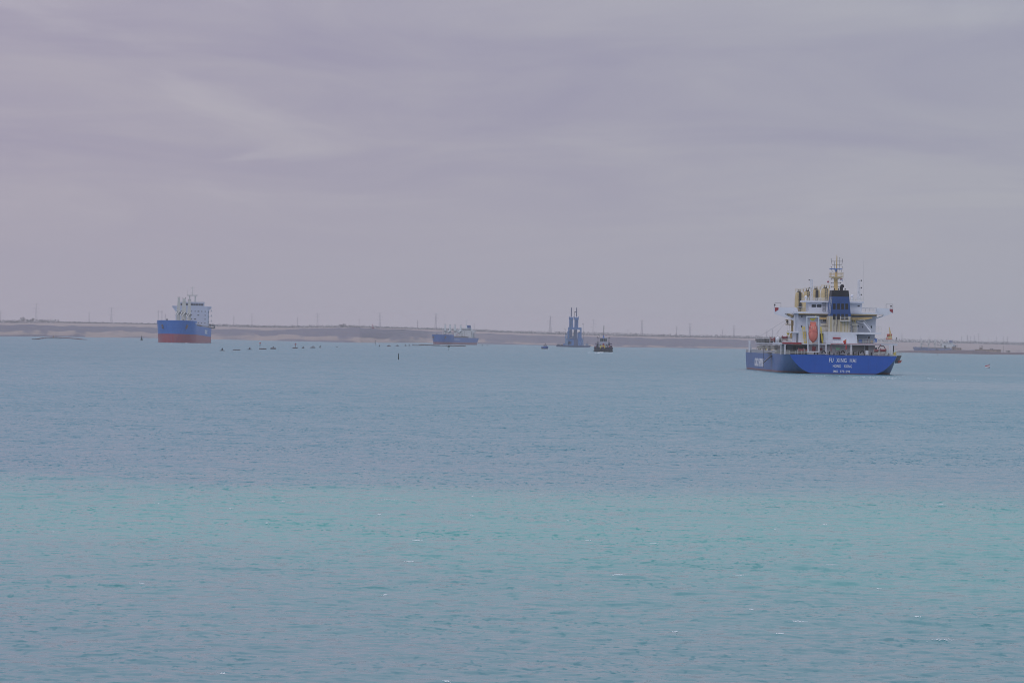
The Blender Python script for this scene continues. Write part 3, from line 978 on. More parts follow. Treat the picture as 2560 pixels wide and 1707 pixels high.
# pillars under the boat deck
for X, mt, w_ in ((1037, WHITE2, 8), (1327, WHITE2, 8), (565, WHITE2, 6), (1772, WHITE2, 9), (1797, WHITE2, 10), (518, FADEW, 5)):
    part(S.box(MB(), X - w_, 1112, X + w_, 1226, 5.8, 0.4), 'pillar', mt, ship)
part(S.box(MB(), 1810, 1122, 1822, 1222, 9, 0.5), 'pillar', DKGREY, ship)
# red fire main
mb = MB(); mb.path([S.p(1095, 1190, 5.3), S.p(1095, 1106, 5.3), S.p(1660, 1112, 5.3), S.p(1688, 1135, 5.3)], 0.08); part(mb, 'fire_main', DRED, ship)
# ensign and staff
mb = MB(); mb.tube(S.p(1268, 1224, 1.0), S.p(1272, 1045, 0.2), 0.05); st = part(mb, 'flag_staff', RAILC, ship)
flag(0, 0, 0.25, [(1271, 1050), (1250, 1062), (1230, 1078), (1240, 1090), (1250, 1112), (1268, 1100)], REDB, st, 'ensign', 0.12)
flag(0, 0, 0.3, [(1268, 1098), (1274, 1130), (1276, 1172), (1262, 1172), (1264, 1130)], REDB, st, 'ensign', 0.1)
mb = MB()
for X, Y, r in ((1259, 1070, .10), (1252, 1067, .05), (1251, 1075, .05)):
    c = S.p(X, Y, 0.08); mb.poly([c + Vector((r * math.cos(k * 1.2566 + 1.57), 0, r * math.sin(k * 1.2566 + 1.57))) for k in range(5)], (0, .02, 0))
part(mb, 'star', YEL, st)
# mooring gear on the poop
def drum(X0, X1, Yc, r, yl, mat=REDW):
    a, b = S.p(X0, Yc, yl), S.p(X1, Yc, yl)
    mb = MB(); L_ = b.x - a.x
    mb.lathe([(r, 0), (r, 0.14), (r * .62, 0.15), (r * .62, L_ - .15), (r, L_ - .14), (r, L_)], 16, a, 'X')
    w_ = part(mb, 'winch', mat, ship)
    part(MB().bx(a.x - .25, a.x + .02, yl - .5, yl + .5, a.z - r - .1, a.z + r * .5), 'bearing', GREY, w_)
    part(MB().bx(b.x - .02, b.x + .3, yl - .5, yl + .5, a.z - r - .1, a.z + r * .7), 'bearing', GREY, w_)
    return w_


drum(718, 778, 1184, 0.82, 4.2); drum(780, 822, 1184, 0.7, 4.6)
drum(1592, 1640, 1186, 0.62, 4.0); drum(1660, 1724, 1183, 0.72, 3.6)
mb = MB()
mb.path([S.p(1640, 1160, 4), S.p(1655, 1130, 4), S.p(1700, 1128, 4), S.p(1722, 1160, 4)], 0.12); part(mb, 'winch_frame', DARK, ship)
for X in (1010, 1230, 1455):
    c = S.p(X, 1214, 1.2); mb = MB()
    pts = [c + Vector((0.5 * math.cos(a), 0, 0.72 * math.sin(a))) for a in np.linspace(0, math.pi, 9)]
    mb.path(pts, 0.16, 6); mb.bx(c.x - .75, c.x + .75, 1.0, 1.5, HZ - .03, HZ + .18)
    part(mb, 'fairlead', BLACK, ship)
k_ = 0
for X in (1062, 1080, 1130, 1165, 1190, 1290, 1302, 1352, 1372, 1392, 1412, 1480, 1545, 1565, 1745, 1762, 905, 940):
    c = S.p(X, 1205, 2.0 + (k_ % 3) * 1.2); k_ += 1; h = 0.55 + 0.25 * (k_ % 3)
    mb = MB(); mb.lathe([(0.2, 0), (0.17, 0.1), (0.17, h - .1), (0.22, h - .08), (0.22, h)], 8, (c.x, c.y, HZ - .03))
    part(mb, 'bollard', (DARK, DKGREY, BLACK)[k_ % 3], ship)
for X0, X1 in ((1055, 1090), (1285, 1315), (1110, 1150), (1345, 1400)):
    mb = MB(); mb.path([S.p(X0, 1214, 2.4), S.p(X0, 1180, 2.4), S.p(X1, 1180, 2.4), S.p(X1, 1214, 2.4)], 0.05, 4)
    part(mb, 'guard_frame', GREY, ship)
part(S.box(MB(), 1494, 1182, 1526, 1226, 1.5, 0.8), 'deck_box', WHITE2, ship)
mb = MB(); S.box(mb, 1152, 1152, 1200, 1174, 6.5, 0.8); S.box(mb, 1160, 1140, 1170, 1153, 6.6, 0.3); part(mb, 'pump', GREEN, ship)
part(S.box(MB(), 880, 1132, 919, 1188, 7.0, 0.9), 'locker', REDW, ship)
# stern free-fall davit
mb = MB()
L0, L1, R0, R1 = S.p(832, 1205, 3.2), S.p(817, 795, 2.2), S.p(957, 1205, 3.2), S.p(953, 795, 2.2)
for a, b in ((L0, L1), (R0, R1)):
    mb.bar(a, b, 0.30)
mb.bar(L1 + Vector((-.1, 0, .08)), R1 + Vector((.1, 0, .08)), 0.32); mb.bar(S.p(832, 1195, 3.0), S.p(957, 1195, 3.0), 0.26)
mb.bar(L1, S.p(845, 968, 10), 0.22); mb.bar(R1, S.p(940, 968, 10), 0.22)
dav = part(mb, 'davit_frame', WHITE2, ship)
mb = MB(); S.box(mb, 852, 810, 914, 824, 3.0, .5); S.box(mb, 866, 822, 904, 838, 3.0, .5); S.box(mb, 912, 780, 926, 808, 3, .4); part(mb, 'hoist', YEL, dav)
# left hand side: provision crane, hose gear and hatches forward
cz = S.p(648, 1035, 34); ct = S.p(648, 770, 34)
mb = MB(); mb.tube(cz, ct, 0.33, n=8); S.box(mb, 622, 985, 660, 1030, 33.5, 1.0)
pc = part(mb, 'provision_crane', BUFF, ship)
mb = MB(); S.box(mb, 575, 876, 671, 887, 33, 2.2); S.box(mb, 572, 825, 602, 838, 33.4, .8); part(mb, 'platform', BUFF, pc)
mb = MB(); mb.rail([S.p(577, 876, 33), S.p(669, 876, 33)], 1.2, 0.8, 0.05); part(mb, 'railing', BUFF, pc)
mb = MB(); mb.tube(S.p(648, 780, 34), S.p(585, 762, 34), 0.3, n=6); part(mb, 'jib', BUFF, pc)
mb = MB(); c = S.p(592, 850, 33.2); mb.ball(c, 0.33, 8, 6); mb.tube(c, c - Vector((0, 0, .65)), 0.14); part(mb, 'hook', DARK, pc)
mb = MB(); mb.tube(S.p(588, 880, 33.2), S.p(590, 960, 33.2), 0.03, n=4); mb.tube(S.p(616, 880, 33.2), S.p(612, 960, 33.2), 0.03, n=4); part(mb, 'cable', DARK, pc)
mb = MB(); c = S.p(600, 978, 33.2); mb.lathe([(0.1, -.62), (0.42, -.2), (0.42, .25), (0.2, .55)], 10, c); mb.tube(c - Vector((0, 0, .6)), c - Vector((0, 0, 1.1)), .1); part(mb, 'hook_block', YEL, pc)
mb = MB(); mb.tube(S.p(565, 835, 36), S.p(240, 1040, 100), 0.03, n=3); mb.tube(S.p(570, 860, 36), S.p(455, 1000, 70), 0.025, n=3); part(mb, 'stay_wire', GREY, ship)


def hatch(y0, y1, x0=-13, x1=13):
    mb = MB(); mb.bx(x0, x1, y0, y1, HZ - .03, HZ + 1.5)
    mb.bx(x0 - .3, x1 + .3, y0 - .2, y1 + .2, HZ + 1.4, HZ + 1.55)
    for k in range(int((y1 - y0) / 1.6)):
        y = y0 + .6 + k * 1.6
        for s_ in (x0, x1):
            d = -.45 if s_ < 0 else .45
            mb.poly([(s_, y, HZ), (s_ + d, y, HZ), (s_, y, HZ + 1.4)], (0, .12, 0))
    h_ = part(mb, 'hatch_coaming', FADEW, ship)
    mb = MB(); mb.bx(x0 - .2, x1 + .2, y0, (y0 + y1) / 2 - .1, HZ + 1.56, HZ + 2.3); mb.bx(x0 - .2, x1 + .2, (y0 + y1) / 2 + .1, y1, HZ + 1.56, HZ + 2.3)
    part(mb, 'hatch_cover', DKGREY, h_)


for y0 in (38, 61, 92, 123, 154):
    hatch(y0, y0 + (14 if y0 == 38 else 19), *((-9, 9) if y0 == 154 else (-13, 13)))
# raised hose platform along the port side
a = S.p(197, 1100, 118); b = S.p(500, 1100, 62)
mb = MB(); mb.bx(-15.4, -13.6, 56, 130, 8.15, 8.45)
for y in range(56, 131, 5):
    mb.bx(-15.3, -15.15, y, y + .2, HZ, 8.2)
    mb.bx(-13.8, -13.65, y, y + .2, HZ, 8.2)
part(mb, 'pipe_rack', FADEW, ship)
mb = MB()
for i, x in enumerate((-15.0, -14.6, -14.2)):
    mb.tube((x, 58, 7.0 - .45 * i), (x, 128, 7.0 - .45 * i), 0.16, n=6)
part(mb, 'deck_pipe', paint('pipe_green_grey', (0.26, 0.26, 0.16), .6, dirt=.5), ship)
rv = random.Random(3)
for i in range(16):
    y = 58 + i * 4.4 + rv.uniform(-1, 1)
    mb = MB(); mb.lathe([(0.35, 0), (0.3, .7), (0.45, .8), (0.2, 1.25)], 8, (-15.2 + rv.uniform(-.1, .2), y, HZ)); 
    part(mb, 'deck_vent', (FADEW, YEL, DKGREY, CREAM, DARK)[i % 5], ship)
mb = MB(); mb.bx(-15.4, -12.5, 92, 131, 8.9, 9.6); mb.bx(-15.2, -12.7, 94, 129, 8.45, 8.9); part(mb, 'rolled_cover', BLACK, ship)
mb = MB(); mb.rail([(-15.4, 57, 8.45), (-15.4, 131, 8.45)], 1.05, 12, 0.05, 2); part(mb, 'railing', RAILC, ship)
c = S.p(156, 1065, 140); mb = MB(); mb.bx(c.x - .25, c.x + .25, 139.5, 140.5, HZ, c.z); mb.poly([(c.x + .25, 140, HZ), (c.x + 1.1, 140, HZ), (c.x + .25, 140, c.z - .3)], (0, .2, 0)); part(mb, 'post', WHITE2, ship)
for X0, X1, Yc, r, yl in ((395, 448, 1057, .85, 72), (530, 590, 1038, .85, 52)):
    drum(X0, X1, Yc, r, yl)
mb = MB(); S.box(mb, 470, 1040, 535, 1092, 58, 2.0); part(mb, 'winch_house', DARK, ship)
mb = MB(); c = S.p(478, 1060, 57); mb.lathe([(0.55, -.7), (0.55, .6), (0.2, .9)], 10, c); part(mb, 'tank', WHITE2, ship, smooth=True)
# cargo cranes along the centre line
for i, (Xc, Yt, yl) in enumerate(((1030, 447, 55), (922, 462, 86), (824, 482, 117), (728, 492, 148))):
    cr = empty('deck_crane'); cr.parent = ship
    c = S.p(Xc, Yt, yl); wd = 1.25
    zt = c.z - 0.5
    mb = MB(); mb.frustum((c.x - wd - .15, c.x + wd + .15, yl - 1.3, yl + 1.3), HZ, (c.x - wd, c.x + wd, yl - 1.1, yl + 1.1), zt - 1.4)
    mb.frustum((c.x - wd, c.x + wd, yl - 1.1, yl + 1.1), zt - 1.4, (c.x - wd * .8, c.x + wd * .85, yl - .9, yl + .9), zt)
    part(mb, 'tower', CRANEY, cr)
    mb = MB(); mb.rail([(c.x - wd, yl - 1, zt), (c.x + wd, yl - 1, zt), (c.x + wd, yl + 1, zt)], 1.0, .8, .05); part(mb, 'railing', CRANEY, cr)
    mb = MB()
    for dx in (-.3, .25):
        mb.lathe([(.45, -.12), (.45, .12)], 10, (c.x + dx, yl, zt + .45), 'X')
    mb.bx(c.x - .55, c.x + .5, yl - .2, yl + .2, zt, zt + .3)
    part(mb, 'sheave', DARK, cr)
    mb = MB(); mb.ladder((c.x + .2, yl - 1.35, zt - 9), (c.x + .2, yl - 1.2, zt), (.35, 0, 0), .45, .07)
    part(mb, 'ladder', DKGREY, cr)
    if i % 2 == 1:
        mb = MB(); mb.bx(c.x - .2, c.x + .5, yl - 1.7, yl - 1.15, zt - 2.4, zt - .1); mb.bx(c.x - .1, c.x + .75, yl - 1.65, yl - 1.15, zt - 5, zt - 3.4); mb.tube((c.x + .2, yl - 1.5, zt - 5), (c.x + .4, yl - 1.5, zt - .1), .12); part(mb, 'winch_gear', DARK, cr)
    mb = MB()
    for s_ in (-.9, .9):
        mb.tube((c.x + s_, yl + 1, HZ + 7.5), (c.x + s_ * .5, yl + 24, HZ + 4.8), .28, .18, 4)
    for k in range(8):
        y = yl + 2 + k * 2.8; z = HZ + 7.45 - 2.7 * (k * 2.8 + 1) / 23
        mb.tube((c.x - .85, y, z), (c.x + .75, y + 2, z - .2), .1, n=4)
    part(mb, 'jib', CRANEY, cr)
    mb = MB()
    for s_ in (-.3, .3):
        mb.tube((c.x + s_, yl, zt + .5), (c.x + s_, yl + 23.5, HZ + 5.2), .05, n=4)
    part(mb, 'cable', DARK, cr)
# starboard: stowed accommodation ladder and liferaft beyond the transom edge
mb = MB(); q = [S.p(1856, 1240, 24), S.p(1910, 1240, 24), S.p(1900, 1262, 24), S.p(1872, 1325, 24), S.p(1845, 1328, 24)]
mb.poly(q, (0, 3.0, 0)); gw = part(mb, 'gangway', DKGREY, ship)
mb = MB(); mb.rail([S.p(1856, 1240, 24), S.p(1910, 1240, 24)], 1.0, .5, .05); part(mb, 'railing', RAILC, gw)
mb = MB(); q = [S.p(1872, 1297, 23.8), S.p(1911, 1290, 23.8), S.p(1903, 1322, 23.8), S.p(1866, 1328, 23.8)]; mb.poly(q, (0, .5, 0)); part(mb, 'float', ORNG, gw)
mb = MB(); S.box(mb, 1818, 1206, 1838, 1240, 2, .6); S.box(mb, 1832, 1190, 1840, 1240, 2.2, .3); part(mb, 'hose_station', YEL, ship)
# rescue boat crane at the starboard edge of the boat deck
rc = empty('rescue_crane'); rc.parent = ship
mb = MB(); S.box(mb, 1752, 1010, 1798, 1056, 7, .9); part(mb, 'pedestal', CRANEY, rc)
mb = MB(); mb.tube(S.p(1784, 1012, 7.4), S.p(1766, 912, 7.4), .30, .12, 6); mb.tube(S.p(1770, 985, 7.6), S.p(1785, 1035, 7.6), .3, n=6); part(mb, 'jib', CRANEY, rc)
mb = MB(); S.box(mb, 1740, 990, 1772, 1012, 6.8, .5); S.box(mb, 1788, 990, 1800, 1006, 6.8, .5); mb.tube(S.p(1745, 1010, 7), S.p(1735, 1052, 7), .12); S.box(mb, 1735, 1046, 1796, 1056, 6.8, 1); part(mb, 'frame', ORNG, rc)
mb = MB(); c = S.p(1866 - 14, 1035, 7); mb.tube(S.p(1842, 1092, 7), c, .06); mb.ball(c, .16, 6, 4); part(mb, 'lamp', DARK, ship)

# things kept on deck
lb_m = ship.matrix_world
def boat_on(fr):
    pass


a, b = S.p(888, 878, 8.6), S.p(890, 1090, 4.6)     # free-fall lifeboat, bow down and aft
ax = (b - a).normalized(); Ln = (b - a).length
side = Vector((1, 0, 0)); nrm = side.cross(ax).normalized()
if nrm.y > 0:
    nrm = -nrm
prof = [(0.0, .72, .75), (.06, .98, .95), (.18, 1.12, 1.1), (.40, 1.28, 1.15), (.62, 1.30, 1.1), (.78, 1.10, .95), (.90, .62, .6), (.97, .25, .3), (1.0, .04, .06)]
lifeboat = empty('lifeboat', S1M, 'orange enclosed lifeboat hanging bow down in the white stern davit frame', 'lifeboat')
mb = MB(); n = 14; vs = []; fs = []
for u, hw, hh in prof:
    c = a.lerp(b, u)
    for k in range(n):
        th_ = 2 * math.pi * k / n
        cx, sx = math.cos(th_), math.sin(th_)
        vs.append(c + side * hw * (abs(cx) ** .75) * (1 if cx > 0 else -1) + nrm * hh * sx)
for i in range(len(prof) - 1):
    for k in range(n):
        fs.append((i * n + k, i * n + (k + 1) % n, (i + 1) * n + (k + 1) % n, (i + 1) * n + k))
fs.append(tuple(range(n))[::-1]); fs.append(tuple((len(prof) - 1) * n + k for k in range(n)))
mb.add(vs, fs); part(mb, 'hull', ORNG, lifeboat, smooth=True)
mb = MB(); c = a.lerp(b, .52); pts = [c + side * 1.33 * math.cos(t_) + nrm * 1.2 * math.sin(t_) for t_ in np.linspace(0, math.pi, 9)]
mb.path(pts, .05, 4); part(mb, 'rubbing_strake', DRED, lifeboat)
for dx in (-.5, 0, .5):
    for u in (.28, .36):
        c = a.lerp(b, u) + side * dx + nrm * 1.12; mb = MB(); mb.bx(c.x - .11, c.x + .11, c.y - .05, c.y + .1, c.z - .15, c.z + .15); part(mb, 'window', paint('boat_window', (.75, .45, .35), .4), lifeboat)
mb = MB(); c = a.lerp(b, .1) + nrm * .7; mb.bx(c.x - .85, c.x + .85, c.y, c.y + .6, c.z - .05, c.z + .75); part(mb, 'cockpit', paint('boat_pale_orange', (.66, .2, .14), .4), lifeboat)
for dx in (-.75, .75):
    mb = MB(); c = a.lerp(b, .17) + side * dx + nrm * .95; mb.ball(c, .13, 8, 5); part(mb, 'porthole', BLACK, lifeboat)


def deck_thing(name, label, cat, builder):
    e = empty(name, S1M, label, cat)
    builder(e)
    return e


def b_drum(e):
    c = S.p(1606, 1090, 10); mb = MB(); mb.lathe([(.42, 0), (.45, .1), (.45, 1.0), (.3, 1.2)], 12, c); part(mb, 'barrel', BLUEP, e, smooth=True)
    mb = MB(); mb.lathe([(.13, 1.2), (.13, 1.3)], 8, c); part(mb, 'cap', DARK, e)


def b_pile(e):
    a_, b_, c_, d_ = S.rect(1475, 1058, 1552, 1094, 11); mb = MB()
    mb.poly([(a_, 11, c_), (b_, 11, c_), (b_ - .2, 11, d_ - .25), ((a_ + b_) / 2, 11, d_), (a_ + .25, 11, d_ - .3)], (0, 1.2, 0)); part(mb, 'tarpaulin', GREY, e)
    mb = MB(); mb.bx((a_ + b_) / 2 - .03, (a_ + b_) / 2 + .03, 10.97, 12.2, c_, d_ + .02); part(mb, 'strap', DRED, e)


deck_thing('drum', 'blue plastic drum on the boat deck beside the recessed cabin wall', 'drum', b_drum)
deck_thing('covered_stores', 'low grey tarpaulin heap on the boat deck beside a blue drum', 'stores', b_pile)
mb = MB(); c = S.p(1432, 1092, 11); mb.lathe([(.5, -.35), (.5, .35)], 14, c + Vector((0, 0, .5)), 'Y'); mb.bx(c.x - .5, c.x + .5, 10.7, 11.3, c.z - .02, c.z + .2)
hr = mb.build('hose_reel', BLUEP); hr.matrix_world = S1M; tag(hr, 'small blue hose reel at the inner end of the boat deck recess', 'hose reel')
mb = MB(); S.box(mb, 1553, 1068, 1580, 1094, 11, .6); S.box(mb, 1551, 1064, 1582, 1069, 10.95, .7)
bx_ = mb.build('chest', BUFF); bx_.matrix_world = S1M; tag(bx_, 'yellow stores chest between grey tarpaulin heap and blue drum', 'chest')
# ------------------------------------------------------------------ ships coming towards the camera
def text_star(x, y, z):
    """letters on a face looking +x, reading towards +y"""
    return Matrix(((0, 0, 1, x), (1, 0, 0, y), (0, 1, 0, z), (0, 0, 0, 1)))


def oncoming_ship(M, label, L, B, zd, zf, fc, boot_z, col, fade, boot, cranes, hs, crane_mat, rake=3.0):
    """local +y runs from the bow aft; x to the right as seen from ahead"""
    sh = empty('cargo_ship', M, label, 'ship')

    def hb(y, z):
        u = min(max(z / zf, 0), 1)
        e = 1 - min(max(y / (B * (1.15 - 0.50 * u)), 0), 1)
        b = B / 2 * max(1 - e ** 2.1, 0) ** 0.5
        if y > L - 22:
            q = (y - (L - 22)) / 22
            b *= 1 - (0.42 - 0.36 * u) * q ** 1.6
        return b if y > 0 else 0.0
    ysf = [0, .08, .3, .8, 1.6, 3, 5, 8, 12, 16, 20, 24, fc]
    zsf = list(np.linspace(-3, zd, 9)) + [zd + (zf - zd) * .5, zf]
    hm = hull_paint(label[:12] + '_hull', col, boot, boot_z, dirt=0.4, fade=fade)
    mb = hull_mesh(hb, [y - rake * 0.0 for y in ysf], zsf)
    # raked stem: shear the first stations forward with height
    mb.v = [(x, y - rake * max(z, 0) / zf * max(0, 1 - y / fc), z) for x, y, z in mb.v]
    k = hull_mesh(hb, [fc, fc + 10, L * .5, L - 22, L - 14, L - 7, L], zsf[:9])
    mb.add(k.v, k.f)
    # transom
    zt = zsf[:9]
    q = [(-hb(L, z), L, z) for z in zt] + [(hb(L, z), L, z) for z in zt[::-1]]
    mb.add(q, [tuple(range(len(q)))])
    part(mb, 'hull', hm, sh, smooth=True)
    mb = MB()
    q = [(-hb(y, zd), y, zd - .1) for y in ysf[4:] + [L * .5, L - 22, L]] + [(hb(y, zd), y, zd - .1) for y in (ysf[4:] + [L * .5, L - 22, L])[::-1]]
    mb.add(q, [tuple(range(len(q)))[::-1]])
    part(mb, 'deck', DECKC, sh)
    mb = MB(); b = hb(fc, zf)
    mb.bx(-b + .1, b - .1, fc - .3, fc, zd, zf)
    part(mb, 'forecastle_bulkhead', FADEW, sh)
    mb = MB()
    for s_ in (-1, 1):
        mb.rail([(s_ * (B / 2 - .3), fc + 2, zd), (s_ * (B / 2 - .3), L - 24, zd)], 1.1, 6, .09)
    mb.bx(-B * .3, B * .3, fc + 6, L - 40, zd - .1, zd + 2.0)
    part(mb, 'hatch_row', paint('hatch_grey', (0.2, 0.17, 0.15), .6, dirt=.5), sh)
    for s_ in (-.22, .2):
        mb = MB(); mb.lathe([(1.1, 0), (1.1, 1.3)], 8, (s_ * B - .65, 9, zf + .2), 'X'); mb.bx(s_ * B - .8, s_ * B + .8, 8, 10.5, zf - .6, zf + .1)
        part(mb, 'windlass', DKGREY, sh)
    for s_ in (-1, 1):
        ya = B * .16
        xa = s_ * (hb(ya, zf * .72) - .1)
        yy_ = ya - rake * .72 * (1 - ya / fc)
        mb = MB(); mb.lathe([(1.2, -.7), (1.25, .5)], 10, (xa, yy_, zf * .76), 'Y'); mb.tube((xa, yy_ - .8, zf * .76), (xa, yy_ - 1.0, zf * .62), .3); mb.tube((xa - 1.0, yy_ - 1, zf * .66), (xa + 1.0, yy_ - 1, zf * .66), .28)
        part(mb, 'anchor', paint('anchor_rust', (0.12, 0.085, 0.08), .7), sh)
    fm = MB(); fm.tube((0, fc - 5, zf - 1), (0, fc - 5, zf + 8), .45, .3, 8); fm.tube((-1.6, fc - 5, zf + 6), (1.6, fc - 5, zf + 6), .15); fm.ball((0, fc - 5, zf + 8.4), .5, 8, 5)
    part(fm, 'foremast', crane_mat, sh)
    for (cy, zt_, wd, face) in cranes:
        cr = empty('deck_crane'); cr.parent = sh
        zp = zd + (zt_ - zd) * .45
        mb = MB(); mb.lathe([(wd * .62, zd - .1), (wd * .55, zp)], 10, (0, cy, 0)); part(mb, 'pedestal', crane_mat, cr)
        mb = MB(); mb.frustum((-wd * .55, wd * .55, cy - wd * .5, cy + wd * .5), zp, (-wd * .32, wd * .32, cy - wd * .35, cy + wd * .35), zt_); part(mb, 'tower', crane_mat, cr)
        mb = MB()
        for dx in (-.3, .3):
            mb.lathe([(wd * .2, -.15), (wd * .2, .15)], 8, (dx * wd, cy, zt_ + wd * .15), 'X')
        part(mb, 'sheave', DARK, cr)
        mb = MB(); mb.bx(-wd * .75, wd * .75, cy - wd * .7, cy + wd * .4, zp - .3, zp + .2); mb.rail([(-wd * .75, cy - wd * .7, zp + .2), (wd * .75, cy - wd * .7, zp + .2)], 1.1, 1, .07); part(mb, 'platform', DKGREY, cr)
        mb = MB(); sgn = -1 if face else 1
        for s_ in (-.4, .4):
            mb.tube((s_ * wd, cy + sgn * wd * .4, zp + 1.5), (s_ * wd * .6, cy + sgn * 24, zp - 2.2), .4, .25, 4)
        for i in range(7):
            y_ = cy + sgn * (2 + i * 3.2); z_ = zp + 1.4 - 3.7 * (i * 3.2 + 1) / 24
            mb.tube((-.4 * wd, y_, z_), (.36 * wd, y_ + sgn * 2.4, z_ - .3), .16, n=4)
        part(mb, 'jib', crane_mat, cr)
    # accommodation block
    yh, w_, dep, z1, zb, wing_w = hs['y'], hs['w'], hs['dep'], hs['z1'], hs['zb'], hs['wing']
    mb = MB(); mb.bx(-w_ / 2, w_ / 2, yh, yh + dep, zd - .1, z1); house = part(mb, 'deckhouse', hs['mat'], sh)
    for (xx, zz, ww, hh) in hs['win']:
        mb = MB(); mb.bx(xx - ww / 2, xx + ww / 2, yh - .06, yh + .05, zz - hh / 2, zz + hh / 2); part(mb, 'window', GLASS, house)
    mb = MB(); mb.bx(-wing_w / 2, wing_w / 2, yh + .6, yh + 3.4, z1 + .02, z1 + .35); mb.bx(-wing_w / 2, wing_w / 2, yh + .5, yh + .7, z1 + .3, z1 + 1.3)
    for s_ in (-1, 1):
        mb.poly([(s_ * w_ / 2, yh + .8, z1), (s_ * wing_w / 2, yh + .8, z1), (s_ * w_ / 2, yh + .8, z1 - 3.6)], (0, .5, 0))
    part(mb, 'bridge_wing', hs['mat'], sh)
    mb = MB(); mb.bx(-w_ * .36, w_ * .36, yh + .3, yh + dep * .7, z1 + .36, zb); wh_ = part(mb, 'wheelhouse', hs['mat'], sh)
    nwin = 9
    for i in range(nwin):
        xc = -w_ * .36 + w_ * .72 * (i + .5) / nwin
        mb = MB(); mb.bx(xc - w_ * .034, xc + w_ * .034, yh + .22, yh + .32, z1 + (zb - z1) * .45, z1 + (zb - z1) * .85); part(mb, 'window', GLASS, wh_)
    mb = MB(); mb.bx(-w_ * .39, w_ * .39, yh, yh + dep * .75, zb + .02, zb + .3); mb.rail([(-w_ * .38, yh + .2, zb + .3), (w_ * .38, yh + .2, zb + .3)], 1.1, 1.4, .08); part(mb, 'roof_deck', hs['mat'], sh)
    mb = MB(); zm = hs['mast']
    if hs.get('goal'):
        for s_ in (-1, 1):
            mb.tube((s_ * 2.4, yh + 4, zb), (s_ * 2.4, yh + 4, zm - 8), .75, .55, 8)
        mb.bx(-4.2, 4.2, yh + 3, yh + 5, zm - 8, zm - 7.7); mb.rail([(-4.2, yh + 3, zm - 7.7), (4.2, yh + 3, zm - 7.7)], 1.1, 1, .08)
        mb.tube((-4, yh + 4, zm - 8), (-4, yh + 4, zm - 3), .12)
    else:
        mb.tube((0, yh + 4, zb), (0, yh + 4, zm - 6), 1.1, .35, 6)
    mb.tube((0, yh + 4, zm - 8), (0, yh + 4, zm), .22, .1)
    for dz in (1.2, 3.2, 5.0):
        mb.tube((-1.9, yh + 4, zm - dz), (1.9, yh + 4, zm - dz), .1)
    part(mb, 'mast', hs['mastmat'], sh)
    mb = MB(); yf_ = yh + dep + 2
    mb.frustum((-3, 3, yf_, yf_ + 6), zd - .1, (-2.2, 2.2, yf_, yf_ + 5), hs['fun']); part(mb, 'funnel', FUNNELB, sh)
    mb = MB()
    for i in range(4):
        z_ = zd + (z1 - zd) * (i + .3) / 4
        mb.bx(w_ / 2, w_ / 2 + 2.6, yh + dep * .4, yh + dep, z_, z_ + .25); mb.rail([(w_ / 2 + 2.5, yh + dep * .4, z_ + .25), (w_ / 2 + 2.5, yh + dep, z_ + .25)], 1.1, 2, .08)
    part(mb, 'side_gallery', FADEW, sh)
    return sh


def facade(w_, z0, z1, seed, cols_=7, rows_=4):
    g = random.Random(seed); out_ = []
    for r_ in range(rows_):
        for c in range(cols_):
            if g.random() < .72:
                out_.append((-w_ * .42 + w_ * .84 * c / (cols_ - 1), z0 + (z1 - z0) * (r_ + .45) / rows_, 0.75 if g.random() < .65 else 1.5, .8))
    return out_


# the white-cranes ship on the left
q = on_water(435, 856.6)
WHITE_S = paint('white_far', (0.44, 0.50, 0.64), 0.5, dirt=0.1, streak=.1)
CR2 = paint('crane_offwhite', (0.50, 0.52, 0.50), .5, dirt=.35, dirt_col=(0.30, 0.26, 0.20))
M2 = Matrix.Translation((q.x, q.y, 0)) @ Matrix.Rotation(R(-0.95), 4, 'Z') @ Matrix.Rotation(R(-0.7), 4, 'X')
sh2 = oncoming_ship(M2, 'blue and red bulk carrier coming bow on, riding high, with white bridge block', 182, 31.6, 14.4, 18.0, 26, 7.1,
                    (0.016, 0.135, 0.50), (0.06, 0.19, 0.50), (0.36, 0.06, 0.08),
                    [(34, 37.0, 2.5, True), (80, 37.2, 3.5, True), (127, 36.8, 2.7, True)],
                    dict(y=150, w=27, dep=12, z1=31.3, zb=35.2, wing=33, mat=WHITE_S, mast=49, fun=36, goal=True, mastmat=CR2, win=facade(27, 17, 30, 4, 9, 4)), CR2)
lettering('COSCO BULK', 24, 3.4, LETTER, sh2, text_star(15.83, 112, 10.5), bold=.05)
for k in range(6):
    for s_ in (-1, 1):
        y_ = 15.5 + k * 1.5
        part(MB().bx(s_ * 15.74, s_ * 15.84, y_ - .45 , y_ + .45, 15.2, 16.5), 'name_mark', LETTER, sh2)
mb = MB(); mb.bx(13.5, 17.5, 166, 180, 14.3, 15); mb.bx(13.5, 17.5, 168, 179, 16.5, 17.4); mb.rail([(17.4, 166, 15), (17.4, 180, 15)], 1.2, 2, .1)
part(mb, 'boat_platform', DKGREY, sh2)

